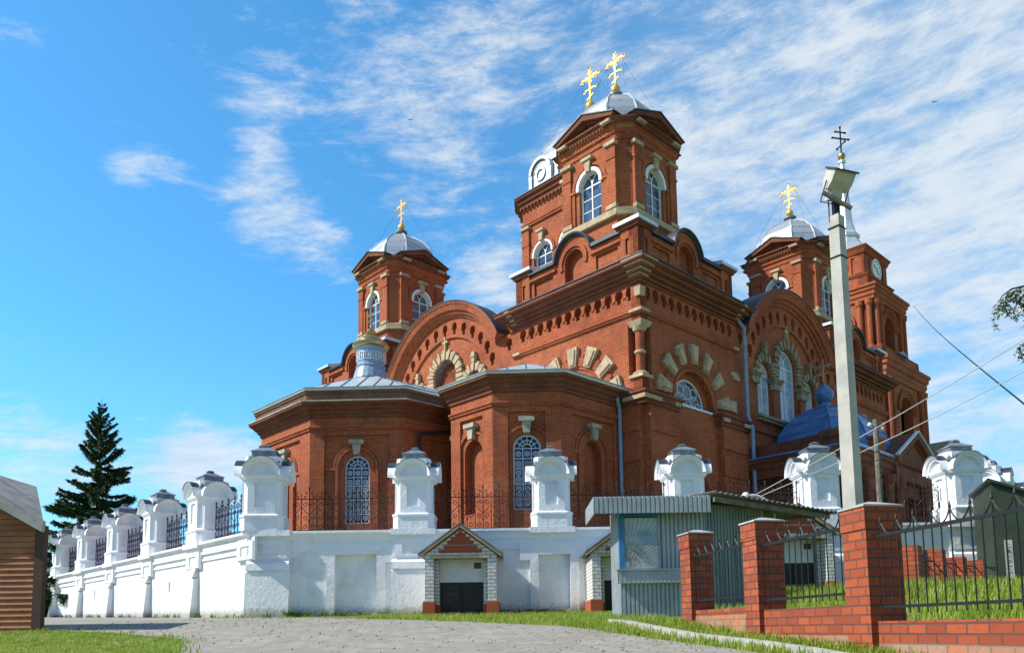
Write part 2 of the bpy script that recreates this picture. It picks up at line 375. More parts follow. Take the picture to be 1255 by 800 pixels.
        for i in range(k):
            j = (i + 1) % n
            for q in range(m):
                q2 = (q + 1) % m; fs.append((m * i + q, m * i + q2, m * j + q2, m * j + q))
        if not closed:
            fs.append(tuple(range(m))); fs.append(tuple(m * (n - 1) + q for q in reversed(range(m))))
        s.add(P, fs)
    def lathe(s, c, prof, seg=24, rot=0.0, X=None, Y=None):
        X = X or Vector((1, 0, 0)); Y = Y or Vector((0, 1, 0)); c = Vector(c); m = len(prof); P = []
        for i in range(seg):
            t = 2 * math.pi * i / seg + rot
            P += [c + X * (r * math.cos(t)) + Y * (r * math.sin(t)) + Z * z for r, z in prof]
        fs = []
        for i in range(seg):
            j = (i + 1) % seg
            for k in range(m - 1): fs.append((m * i + k, m * j + k, m * j + k + 1, m * i + k + 1))
        s.add(P, fs)
        s.add([P[m * i] for i in range(seg)], [tuple(reversed(range(seg)))]); s.add([P[m * i + m - 1] for i in range(seg)], [tuple(range(seg))])
    def loft(s, rings):                      # list of equal length closed rings
        n = len(rings[0]); P = [p for r in rings for p in r]; fs = []
        for i in range(len(rings) - 1):
            for k in range(n): fs.append((n * i + k, n * i + (k + 1) % n, n * (i + 1) + (k + 1) % n, n * (i + 1) + k))
        fs.append(tuple(reversed(range(n)))); fs.append(tuple(n * (len(rings) - 1) + k for k in range(n)))
        s.add(P, fs)
    def tube(s, pts, r, sides=5, r2=None):
        pts = [Vector(p) for p in pts]; n = len(pts); P = []
        for i, p in enumerate(pts):
            t = (pts[min(i + 1, n - 1)] - pts[max(i - 1, 0)]).normalized()
            ref = Z if abs(t.z) < .9 else Vector((1, 0, 0))
            a = t.cross(ref).normalized(); b_ = t.cross(a)
            rr = r if r2 is None else r + (r2 - r) * i / (n - 1)
            P += [p + a * (rr * math.cos(2 * math.pi * k / sides)) + b_ * (rr * math.sin(2 * math.pi * k / sides)) for k in range(sides)]
        fs = [tuple(range(sides)), tuple(sides * (n - 1) + k for k in reversed(range(sides)))]
        for i in range(n - 1):
            for k in range(sides): fs.append((sides * i + k, sides * i + (k + 1) % sides, sides * (i + 1) + (k + 1) % sides, sides * (i + 1) + k))
        s.add(P, fs)
    def bar(s, p, q, w, t=None, up=Z):
        p, q = Vector(p), Vector(q); t = t or w; d = (q - p).normalized()
        a = d.cross(up)
        if a.length < .01: a = d.cross(Vector((0, 1, 0)))
        a.normalize(); b_ = a.cross(d)
        s.hexa([p - a * w / 2 - b_ * t / 2, p + a * w / 2 - b_ * t / 2, p + a * w / 2 + b_ * t / 2, p - a * w / 2 + b_ * t / 2,
                q - a * w / 2 - b_ * t / 2, q + a * w / 2 - b_ * t / 2, q + a * w / 2 + b_ * t / 2, q - a * w / 2 + b_ * t / 2])
    def ball(s, c, r, seg=12, sz=1.0):
        s.lathe(c, [(r * math.sin(math.pi * k / 8) + 1e-4, -r * sz * math.cos(math.pi * k / 8)) for k in range(9)], seg)
    def pieces(s):
        n = len(s.v); par = list(range(n))
        def fd_(x):
            while par[x] != x: par[x] = par[par[x]]; x = par[x]
            return x
        for f in s.f:
            r = fd_(f[0])
            for i in f[1:]: par[fd_(i)] = r
        isl = {}
        for i in range(n): isl.setdefault(fd_(i), []).append(i)
        G_ = [[ids, Vector([min(s.v[i][k] for i in ids) for k in range(3)]), Vector([max(s.v[i][k] for i in ids) for k in range(3)])] for ids in isl.values()]
        e = .012; ch = True
        while ch:
            ch = False; out = []
            for g_ in G_:
                for h_ in out:
                    if all(g_[1][k] - e <= h_[2][k] and h_[1][k] - e <= g_[2][k] for k in range(3)):
                        h_[0] += g_[0]; h_[1] = Vector([min(h_[1][k], g_[1][k]) for k in range(3)]); h_[2] = Vector([max(h_[2][k], g_[2][k]) for k in range(3)]); ch = True; break
                else: out.append(g_)
            G_ = out
        where = {}
        for gi, g_ in enumerate(G_):
            for i in g_[0]: where[i] = gi
        M_ = [MB() for _ in G_]; idx = {}
        for gi, g_ in enumerate(G_):
            for k, i in enumerate(sorted(g_[0])): idx[i] = k; M_[gi].v.append(s.v[i])
        for f in s.f: M_[where[f[0]]].f.append([idx[i] for i in f])
        return M_
    def build_each(s, name, mat, parent=None, origin=None, smooth=False):
        return [m_.build(name, mat, parent, origin, smooth) for m_ in s.pieces()]
    def build(s, name, mat, parent=None, origin=None, smooth=False):
        """origin: world position of the object; vertices are stored relative to it"""
        if origin is None: origin = wloc(parent) if parent else Vector((0, 0, 0))
        origin = Vector(origin)
        me = bpy.data.meshes.new(name); me.from_pydata([tuple(v - origin) for v in s.v], [], s.f); me.update()
        me.materials.append(MATS[mat] if isinstance(mat, str) else mat)
        if smooth:
            for p in me.polygons: p.use_smooth = True
            try: me.set_sharp_from_angle(angle=R_(38))
            except Exception: pass
        bm = bmesh.new(); bm.from_mesh(me); bmesh.ops.recalc_face_normals(bm, faces=bm.faces); bm.to_mesh(me); bm.free()
        o = bpy.data.objects.new(name, me); COL.objects.link(o)
        o.location = origin - (wloc(parent) if parent else Vector((0, 0, 0)))
        if parent: o.parent = parent
        return o
def wloc(o):
    p = Vector(o.location)
    while o.parent: o = o.parent; p = p + Vector(o.location)
    return p
def tag(o, label=None, cat=None, group=None, kind=None):
    if label: o['label'] = label
    if cat: o['category'] = cat
    if group: o['group'] = group
    if kind: o['kind'] = kind
    return o
def empty(name, loc, label, cat, group=None):
    o = bpy.data.objects.new(name, None); COL.objects.link(o); o.location = loc; o.empty_display_size = .3
    return tag(o, label, cat, group)
def copy_tree(o, parent=None):
    c = o.copy(); COL.objects.link(c)
    if parent: c.parent = parent
    for ch in list(o.children): copy_tree(ch, c)
    return c
def arch(cs, w, z0, zs, seg=10):            # arched opening outline
    r = w / 2; P = [(cs - r, z0), (cs + r, z0)]
    for i in range(seg + 1):
        t = math.pi * i / seg; P.append((cs + r * math.cos(t), zs + r * math.sin(t)))
    return P
def keyhole(cs, w, z0, zm, zs, seg=8):
    r = w / 2; q_ = w * .26; P = [(cs - q_, z0), (cs + q_, z0), (cs + q_, zm), (cs + r, zm)]
    for i in range(seg + 1):
        t = math.pi * i / seg; P.append((cs + r * math.cos(t), zs + r * math.sin(t)))
    return P + [(cs - r, zm), (cs - q_, zm)]
def rect(a, b_, c, d): return [(a, c), (b_, c), (b_, d), (a, d)]

# ------------------------------------------------------------------ ground
HP = [(-400, -9), (-30, -2.2), (0, -1.05), (6, -.50), (8.6, -.29), (10.9, -.17), (13.1, .03), (18, .24), (26, .50), (46, 1.05), (70, 1.15), (300, .8), (3000, -30)]
def sm(x, a, b_):
    t = max(0, min(1, (x - a) / (b_ - a))); return t * t * (3 - 2 * t)
def gz(x, y):
    for (a, za), (b_, zb) in zip(HP, HP[1:]):
        if y <= b_:
            h = za + (zb - za) * (y - a) / (b_ - a); break
    else: h = HP[-1][1]
    return h + .46 * sm(x, 4.7, 7.2) * sm(y, 5.5, 9) * (1 - sm(y, 60, 90))
def axis(a, b_, fine0, fine1, step, far):
    P = [a]; 
    x = fine0
    while x <= fine1: P.append(x); x += step
    for t in far: P.append(t)
    return sorted(set(P))
xs = axis(-3000, 3000, -30, 45, 1.0, [-1000, -300, -120, -60, 70, 120, 300, 1000, 3000]); ys = axis(-400, 3000, -30, 72, 1.0, [-120, -60, 110, 180, 300, 700, 1500, 3000])
m = MB(); nx_ = len(xs)
m.add([(x, y, gz(x, y)) for y in ys for x in xs], [(j * nx_ + i, j * nx_ + i + 1, (j + 1) * nx_ + i + 1, (j + 1) * nx_ + i) for j in range(len(ys) - 1) for i in range(nx_ - 1)])
gr = m.build('ground', 'turf', smooth=True); tag(gr, kind='structure')

def hit(x, y):                              # a photograph pixel on the ground -> world, to lay out paving edges
    d = MC.transposed() @ Vector(((x - CX) / FPX, (y - CY) / FPX, 1)); t = 2.0
    while t < 70:
        p = d * t
        if p.z < gz(p.x, p.y): return p
        t += .05
    return d * 70
def inpoly(x, y, P):
    c = False
    for i in range(len(P)):
        x1, y1 = P[i]; x2, y2 = P[i - 1]
        if (y1 > y) != (y2 > y) and x < (x2 - x1) * (y - y1) / (y2 - y1) + x1: c = not c
    return c
def sheet(name, poly, dz, mat, step=.5, kind='structure'):
    """polygon draped on the terrain"""
    bm = bmesh.new(); vs = [bm.verts.new((x, y, 0)) for x, y in poly]; bm.faces.new(vs)
    bmesh.ops.triangulate(bm, faces=bm.faces)
    x0 = min(p[0] for p in poly); x1 = max(p[0] for p in poly); y0 = min(p[1] for p in poly); y1 = max(p[1] for p in poly)
    x = math.ceil(x0)
    while x < x1:
        bmesh.ops.bisect_plane(bm, geom=bm.verts[:] + bm.edges[:] + bm.faces[:], plane_co=(x, 0, 0), plane_no=(1, 0, 0)); x += 1
    y = math.ceil(y0)
    cuts = [q for q in [y + k for k in range(int(y1 - y) + 1)]] + [8.6, 10.9, 13.1]
    for q in cuts:
        if y0 < q < y1: bmesh.ops.bisect_plane(bm, geom=bm.verts[:] + bm.edges[:] + bm.faces[:], plane_co=(0, q, 0), plane_no=(0, 1, 0))
    for v in bm.verts: v.co.z = gz(v.co.x, v.co.y) + dz
    bmesh.ops.recalc_face_normals(bm, faces=bm.faces)
    me = bpy.data.meshes.new(name); bm.to_mesh(me); bm.free(); me.materials.append(MATS[mat])
    o = bpy.data.objects.new(name, me); COL.objects.link(o)
    if kind: o['kind'] = kind
    return o
# paved yard
PAVE = [(-11.5, 46.0), (-26, 46.0), (-26, 20.5), (-13, 17.2), (-9.0, 14.2), (-6.9, 13.2), (-4.9, 11.8), (-3.9, 9.4), (-3.7, 7.0), (-4.0, 2.0), (-4, -12), (6.5, -12), (3.4, 3.0), (2.9, 6.5), (2.55, 8.9), (2.0, 10.8), (1.15, 12.6), (-.6, 15.6), (-2.8, 18.6), (-4.4, 21.2), (-6.2, 23.2), (-9.2, 24.6), (-14.5, 30.6), (-24.3, 41.2)]
pv = sheet('paved_yard', PAVE, .012, 'pavers')
DIRT = [(-5.4, 22.6), (-3.3, 21.2), (-1.0, 20.2), (2.2, 19.9), (2.2, 21.6), (0.5, 22.6), (-3.2, 23.6), (-5.2, 24.2)]
sheet('dirt_path', DIRT, .008, 'soil')

# ------------------------------------------------------------------ the church
church = empty('brick_church', L(0, 0, 1), 'large red brick church with domed corner turrets and gold crosses behind the white wall', 'church')
U, V, CU, CV = 27.8, 26.8, 13.9, 13.4
BU, BV = 8.1, 8.0
ZL, ZC = 10.3, 16.25           # ledge, cornice top
core = MB()
core.box(FE, .5, U - .5, -V + .5, -.5, .8, 16.2)
core.box(FE, 9.0, 18.8, -V + 1, -1.0, 16.2, 17.4)
core.box(FE, 1.2, U - 1.2, -17.9, -8.9, 16.2, 17.2)
core.build('inner_wall', 'brick', church)

CPROF = [(0, 15.38), (.08, 15.38), (.08, 15.47), (.05, 15.47), (.05, 15.52), (.20, 15.52), (.20, 15.62), (.15, 15.62), (.15, 15.68), (.34, 15.68), (.34, 15.79), (.29, 15.79), (.29, 15.85), (.54, 15.87), (.54, 15.98), (.50, 15.98), (.50, 16.03), (.75, 16.07), (.75, 16.21), (0, 16.24)]
def mirror(poly, W_): return [(W_ - a, z) for a, z in reversed(poly)]
def bay(F, W_, b, flip, blind):
    f = (lambda P: mirror(P, W_)) if flip else (lambda P: P)
    wm = MB()
    out = f([(0, ZL), (b, ZL), (b, 15.4), (0, 15.4), (0, 13.62), (.72, 13.62), (.72, 11.02), (0, 11.02)])
    holes = []
    n = 12; st = (b - .55) / (n - .0)
    for k in range(n):
        c = .48 + st * (k + .12); holes.append((f(keyhole(c, .44, 14.64, 14.86, 15.08)), .3, True))
    holes.append((f(arch(b / 2 - .08, 3.4, ZL + .02, ZL + .10, 18)), .28, blind))
    wm.plate(F, out, holes, -.5, 0)
    cs = b / 2 - .08; 
    X = lambda s_: (W_ - s_) if flip else s_
    if not blind:
        wm.ring(F, X(cs), ZL + .1, 1.33, 1.72, -.5, -.28)
    wm.ring(F, X(cs), ZL + .1, 1.62, 1.78, -.28, .08, 2, 178)
    wm.ring(F, X(cs), ZL + .1, 1.84, 2.0, 0, .05, 2, 178)
    # brick wedges between the stones
    st_ = MB()
    for k in range(7):
        a = 12 + 26 * k
        for (r0, r1, w0, w1, n1, tgt) in ((1.98, 2.92, .42, .66, .20, st_), (2.06, 2.8, .26, .42, .26, st_)):
            t = R_(a); e = Vector((math.cos(t), math.sin(t))); q = Vector((-e.y, e.x))
            c0 = Vector((X(cs), ZL + .1))
            if flip: pass
            P = [c0 + e * r0 - q * w0 / 2, c0 + e * r1 - q * w1 / 2, c0 + e * r1 + q * w1 / 2, c0 + e * r0 + q * w0 / 2]
            tgt.prism(F, [(p.x, p.y) for p in P], 0, n1)
        if k < 6:
            for da in (8.5, 13, 17.5):
                t = R_(a + da); e = Vector((math.cos(t), math.sin(t))); q = Vector((-e.y, e.x)); c0 = Vector((X(cs), ZL + .1))
                P = [c0 + e * 2.0 - q * .08, c0 + e * (2.42 + .1 * (da == 13)) - q * .085, c0 + e * (2.42 + .1 * (da == 13)) + q * .085, c0 + e * 2.0 + q * .08]
                wm.prism(F, [(p.x, p.y) for p in P], 0, .09)
    # small corbels of the arcade
    for k in range(n - 1):
        c = X(.48 + st * (k + .62)); wm.box(F, c - .08, c + .08, 0, .05, 14.80, 14.88)
    w = wm.build('bay_wall', 'brick', church)
    st_.build_each('arch_stone', 'stone', church)
    # lower wall, pilasters with bands
    lw = MB()
    lw.plate(F, f(rect(0, b, .8, ZL)), [(f(arch(b / 2 - .1, 1.9, 2.6, 6.2)), .3, True)], -.5, 0)
    lw.ring(F, X(b / 2 - .1), 6.2, 1.02, 1.2, 0, .1, 0, 180)
    lw.build('lower_wall', 'brick', church)
    pl = MB()
    for a0, a1 in ((0, 2.05), (b - 2.15, b)):
        s0, s1 = sorted((X(a0), X(a1)))
        pl.box(F, s0 - (.0 if a0 else .0), s1, 0, .30, .8, 10.0)
        z = 9.55
        while z > 1.6:
            pl.box(F, s0 - .0, s1 + .0, .30, .38, z - 1.0, z); z -= 1.32
    pl.build_each('pilaster', 'brick', church)
    if not blind:
        fr = MB(); gl = MB(); c = X(cs); zc = ZL + .1
        fr.ring(F, c, zc, 1.25, 1.36, -.42, -.34); fr.box(F, c - 1.36, c + 1.36, -.42, -.32, zc - .1, zc)
        gl.prism(F, [(c + 1.3 * math.cos(math.pi * i / 16), zc + 1.3 * math.sin(math.pi * i / 16)) for i in range(17)], -.42, -.40)
        for (x, z, r) in ((0, .72, .30), (-.62, .28, .32), (.62, .28, .32), (0, .0, .38), (-.55, .72, .25), (.55, .72, .25), (-.95, 0, .3), (.95, 0, .3)):
            fr.ring(F, c + x, zc + z, r, r + .035, -.40, -.36, 0, 180 if z < .1 else 360, 16)
        p = fr.build('window', 'white_paint', church); gl.build('pane', 'glass', p)
for F, W_, b in ((FE, U, BU), (FS, V, BV)):
    for flip in (False, True):
        bay(F, W_, b, flip, F is FE)

# ledge, string course and main cornice wrapped round each corner bay
def wrap(u0, u1, v0, v1, prof, name, mat, gap=0):
    q = MB()
    q.sweep([(u0, v0), (u0, v1), (u1, v1), (u1, v0)], prof, True, K, side=-1)
    return q.build(name, mat, church)
corners = [(0, BU, 0, BV), (U - BU, U, 0, BV), (0, BU, V - BV, V), (U - BU, U, V - BV, V)]
for (u0, u1, v0, v1) in corners:
    wrap(u0, u1, v0, v1, CPROF, 'cornice', 'brick_old')
    wrap(u0, u1, v0, v1, [(0, 13.93), (.10, 13.93), (.10, 14.00), (.16, 14.03), (.16, 14.14), (.10, 14.16), (.10, 14.24), (0, 14.26)], 'string_course', 'brick')
    wrap(u0, u1, v0, v1, [(.0, 16.252), (.80, 16.225), (.80, 16.27), (0, 16.34)], 'cornice_sheet', 'dark_sheet')
lg = MB(); 
LP = [(8.9, -.30), (-.30, -.30), (-.30, 8.9)]
for LP in ([(8.9, -.30), (-.30, -.30), (-.30, 2.12), (.05, 2.12)], [(.05, 5.78), (-.30, 5.78), (-.30, 8.3), (.05, 8.3)]): lg.sweep(LP, [(0, 9.72), (.08, 9.72), (.08, 9.86), (.18, 9.92), (.18, 10.12), (.28, 10.16), (.28, 10.26), (-.3, 10.30), (-.3, 9.72)], False, K, side=-1)
lg.build('ledge', 'brick_old', church)
# cut for the recess under the side window: sill strip
q = MB(); q.box(FS, 2.35, 5.45, -.3, .06, 10.22, 10.32); q.build('window_sill', 'zinc', church)
# stone quoins on the near corner and where the cornice returns
q = MB()
def cpiece(pts, off=.015):
    q.sweep(pts, [(0, 15.62), (.22 + off, 15.62), (.22 + off, 15.74), (.36 + off, 15.80), (.36 + off, 15.92), (.56 + off, 15.98), (.56 + off, 16.10), (.75 + off, 16.14), (.75 + off, 16.215), (0, 16.215)], False, K, side=-1)
cpiece([(.42, 0), (0, 0), (0, .42)])
cpiece([(0, BV - .3), (0, BV + .0)]); cpiece([(BU, 0), (BU - .35, 0)], .015)
for pts in ([(.5, 0), (0, 0), (0, .5)],): q.sweep(pts, [(0, 14.0), (.19, 14.0), (.19, 14.12), (0, 14.12)], False, K, side=-1)
q.sweep([(BU, 0), (BU - .5, 0)], [(0, 14.0), (.18, 14.0), (.18, 14.13), (0, 14.13)], False, K, side=-1)
q.sweep([(0, BV - .5), (0, BV)], [(0, 14.0), (.18, 14.0), (.18, 14.13), (0, 14.13)], False, K, side=-1)
q.sweep([(.22, 0), (0, 0), (0, .22)], [(0, 14.72), (.1, 14.72), (.16, 15.12), (0, 15.12)], False, K, side=-1)
for a, b_ in ((-.3, .5), (1.3, 1.9)):
    pass
q.sweep([(.75, -.3), (-.3, -.3), (-.3, .75)], [(0, 9.9), (.21, 9.9), (.21, 10.08), (0, 10.08)], False, K, side=-1)
q.box(FS, 1.75, 2.15, .3, .52, 9.9, 10.08); q.box(FS, 5.75, 6.3, .3, .52, 9.9, 10.08); q.box(FS, 7.6, 8.3, .3, .52, 9.9, 10.08)
q.box(FS, .95, 1.9, -.02, .16, 10.6, 11.0); q.box(FS, 6.6, 7.6, -.02, .12, 10.7, 11.25)
q.box(FS, 7.3, 8.0, .0, .10, 12.6, 12.8); q.box(FS, 7.45, 7.95, .0, .16, 12.4, 12.6)
q.build_each('corner_stone', 'stone', church)
# corner colonettes
def colonette(u, v):
    c = L(u, v); a = MB(); b_ = MB()
    a.lathe(c, [(.20, 11.2), (.20, 13.3)], 14); a.build('colonette', 'brick', church)
    b_.lathe(c, [(.22, 12.16), (.27, 12.2), (.27, 12.28), (.22, 12.32)], 14)
    b_.lathe(c, [(.25, 11.16), (.36, 11.2), (.36, 11.26), (.25, 11.34), (.21, 11.36)], 14)
    b_.sweep([(u - .36, v - .36), (u - .36, v + .36), (u + .36, v + .36), (u + .36, v - .36)], [(-.3, 11.02), (.05, 11.02), (.0, 11.18), (-.3, 11.18)], True, K, side=-1)
    b_.sweep([(u - .30, v - .30), (u - .30, v + .30), (u + .30, v + .30), (u + .30, v - .30)], [(-.2, 13.38), (.0, 13.38), (.12, 13.62), (-.2, 13.62)], True, K, side=-1)
    b_.lathe(c, [(.2, 13.18), (.28, 13.22), (.34, 13.38), (.2, 13.4)], 14)
    b_.build_each('colonette_stone', 'stone', church)
colonette(.30, .30)

# ---- centre of each front: wall under a great round gable
def centre(F, c, W_, b, blind):
    Rr, zc = 5.72, 12.75
    a0 = 28.2
    out = [(b, ZL), (W_ - b, ZL), (W_ - b, 15.42)]
    for i in range(33):
        t = R_(a0 + (180 - 2 * a0) * i / 32); out.append((c + 5.0 * 1.0 * math.cos(t) * (5.45 / 5.0), zc + 5.45 * math.sin(t)))
    out.append((b, 15.42))
    wm = MB(); holes = []
    angs = [22.5 + 11.25 * k for k in range(13)]
    for a in angs:
        t = R_(a + 0); x, z = c + 4.38 * math.cos(t), zc + 4.38 * math.sin(t)
        holes.append((keyhole(x, .42, z - .38, z - .12, z + .12), .3, True))
    for x in (b + .42, W_ - b - .42): holes.append((keyhole(x, .42, 14.5, 14.72, 14.94), .3, True))
    # triple window recess
    wins = [(c - 2.55, 1.2, 13.45), (c, 1.9, 14.35), (c + 2.55, 1.2, 13.45)]
    rec = []
    for x, w, zs in wins: rec.append((arch(x, w + .14, 11.15, zs, 12), .30, blind))
    # big shallow blind arch is a plate set back
    inner = []
    for i in range(25):
        t = math.pi * i / 24; inner.append((c + 3.85 * math.cos(t), zc + .0 + 3.85 * math.sin(t)))
    inner = [(c - 3.85, 10.9), (c + 3.85, 10.9)] + inner[0:]
    wm.plate(F, out, holes + [(inner, .12, False)], -.5, 0)
    wm.plate(F, inner, rec, -.5, -.12)
    if not blind: wm.box(F, c - 3.9, c + 3.9, -.62, -.56, 10.9, 16.6) if False else None
    wm.build('gable_wall', 'brick', church)
    g_ = MB(); PF = [(4.95, 0), (4.95, .10), (5.10, .16), (5.10, .26), (5.28, .32), (5.28, .42), (5.52, .50), (5.62, .58), (5.72, .58), (5.72, -.5), (4.95, -.5)]
    g_.arcprof(F, c, zc, PF, a0 - .4, 180 - a0 + .4); g_.build('round_cornice', 'brick', church)
    s_ = MB(); s_.arcprof(F, c, zc, [(5.722, -.6), (5.722, .62), (5.78, .62), (5.78, -.6)], a0 - .2, 180 - a0 + .2); s_.build('gable_sheet', 'dark_sheet', church)
    rf = MB(); rf.arcprof(F, c, zc, [(5.3, -.5), (5.70, -.5), (5.70, -8.9), (5.3, -8.9)], a0 + 2, 178 - a0, 24)
    rf.build('vault_roof', 'blue_roof' if F is FS else 'zinc', church)
    seam = MB()
    for k in range(9): seam.arcprof(F, c, zc, [(5.70, -.9 - k), (5.78, -.9 - k), (5.78, -.95 - k), (5.70, -.95 - k)], a0 + 2, 178 - a0, 24)
    seam.build('roof_seam', 'blue_roof' if F is FS else 'grey_sheet', church)
    # rough stone surrounds
    rs = MB(); rnd = random.Random(3)
    for x, w, zs in wins:
        r0 = w / 2 + .09; r1 = r0 + (.50 if w > 1.5 else .42)
        n = 19 if w > 1.5 else 15
        for k in range(n):
            aa = 180 * k / n; ab = 180 * (k + 1) / n - 2.2
            rs.ring(F, x, zs, r0, r1 + (.06 if k % 2 else -.03), -.3, .03 + .05 * (k % 2) + rnd.random() * .03, aa, ab, 2)
        if w > 1.5:
            for sgn in (-1, 1):
                z = zs - .28
                while z > 13.5:
                    a_, b2 = sorted((x + sgn * r0, x + sgn * (r1 + rnd.random() * .08))); rs.box(F, a_, b2, -.3, .03 + rnd.random() * .06, z, z + .22); z -= .25
        else:
            rs.box(F, x - .12, x + .12, -.1, .12, zs + r1 + .05, zs + r1 + .62)
            rs.box(F, x - .18, x + .18, -.1, .16, zs + r1 + .32, zs + r1 + .42)
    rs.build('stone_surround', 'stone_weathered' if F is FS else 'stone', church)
    cc = MB()
    for x in (c - 3.75, c - 1.5, c + 1.5, c + 3.75):
        cc.box(F, x - .52, x + .52, -.3, .28, 13.22, 13.34); cc.box(F, x - .46, x + .46, -.3, .20, 13.1, 13.22); cc.box(F, x - .38, x + .38, -.3, .14, 12.72, 13.1)
    cc.box(F, c - 3.9, c + 3.9, -.3, .36, 10.86, 11.02); cc.box(F, c - 3.8, c + 3.8, -.3, .24, 10.72, 10.86)
    cc.build_each('capital', 'stone_dark', church)
    cb = MB()
    for x in (c - 1.5, c + 1.5): cb.box(F, x - .34, x + .34, -.3, .06, 11.02, 12.72)
    cb.build_each('window_pier', 'brick', church)
    x_ = MB(); x_.box(F, c - .055, c + .055, -.12, .04, 15.5, 16.75); x_.box(F, c - .24, c + .24, -.12, .035, 16.38, 16.49)
    x_.build('relief_cross', 'stone', church)
    q = MB(); q.box(F, b, W_ - b, -.5, 0, .8, ZL); q.box(F, b, W_ - b, -.3, .10, 10.1, 10.3); q.build('lower_wall', 'brick', church)
    for x, w, zs in wins:
        if blind:
            i_ = MB(); i_.prism(F, arch(x, w + .2, 11.15, zs, 12), -.5, -.42); i_.build('blind_infill', 'infill', church)
            i_ = MB(); i_.ring(F, x, zs, w / 2 - .02, w / 2 + .12, -.42, -.2); i_.build('blind_rim', 'grey_sheet', church)
        else:
            window(F, x, w + .1, 11.2, zs, -.33, church, 'glass_pale', thick=.09)
def window(F, x, w, z0, zs, n, parent, glass='glass', thick=.07, rows=None, origin=None, hood=False):
    fr = MB(); gl = MB(); r = w / 2; d = .07
    fr.ring(F, x, zs, r - thick, r + .02, n, n + d, 0, 180, 14)
    fr.box(F, x - r - .02, x - r + thick, n, n + d, z0, zs); fr.box(F, x + r - thick, x + r + .02, n, n + d, z0, zs)
    fr.box(F, x - r, x + r, n, n + d + .03, z0 - .02, z0 + thick * .8)
    fr.box(F, x - .035, x + .035, n, n + d - .02, z0, zs + r * .45)
    fr.box(F, x - r, x + r, n, n + d - .02, zs - .03, zs + .04)
    k = rows or max(2, round((zs - z0) / .62))
    for i in range(1, k): fr.box(F, x - r, x + r, n, n + d - .04, z0 + (zs - z0) * i / k - .018, z0 + (zs - z0) * i / k + .018)
    # interlaced arcs in the head
    fr.ring(F, x - r * .98, zs, r * .96, r * 1.02, n, n + d - .03, 8, 62, 7); fr.ring(F, x + r * .98, zs, r * .96, r * 1.02, n, n + d - .03, 118, 172, 7)
    gl.prism(F, arch(x, w - .02, z0, zs, 14), n - .02, n + .01)
    o = fr.build('window', 'white_paint', parent, origin=origin)
    return o, gl.build('pane', glass, parent, origin=origin)
centre(FE, CU, U, BU, True); centre(FS, CV, V, BV, False)

# ---- attic parapets over the corner bays
def attic_side(F, b, wm, cap, off):
    """F origin at the bay corner, s along the wall; b length"""
    e = b - .15; c = e / 2
    out = [(0, 16.25), (e, 16.25), (e, 17.98), (c + 1.2, 17.98)]
    for i in range(17):
        t = math.pi * i / 16; out.append((c + 1.12 * math.cos(t), 17.9 + 1.08 * math.sin(t)))
    out += [(c - 1.2, 17.98), (0, 17.98)]
    holes = [(arch(c, 1.2, 16.55, 17.75, 12), .35, True), (rect(1.25, c - 1.4, 16.62, 17.5), .1, True), (rect(c + 1.4, e - 1.25, 16.62, 17.5), .1, True)]
    wm.plate(F, out, holes, -.45, -.10)
    wm.ring(F, c, 17.75, .72, .90, -.10, -.02, -20, 200, 18)
    for a in (0, e - 1.0):
        wm.plate(F, rect(a, a + 1.0, 16.25, 18.05), [(rect(a + .28, a + .72, 16.85, 17.6), .08, True)], -.5, 0)
    wm.box(F, 1.0, c - 1.15, -.3, .02, 17.62, 17.76); wm.box(F, c + 1.15, e - 1.0, -.3, .02, 17.62, 17.76)
    cap.box(F, 1.0, c - 1.15, -.5, .08, 17.985, 18.16); cap.box(F, c + 1.15, e - 1.0, -.5, .08, 17.985, 18.16)
    cap.arcprof(F, c, 17.9, [(1.09, -.5), (1.09, -.02), (1.16, .02), (1.16, .10), (1.24, .12), (1.24, -.5)], 6, 174, 20)
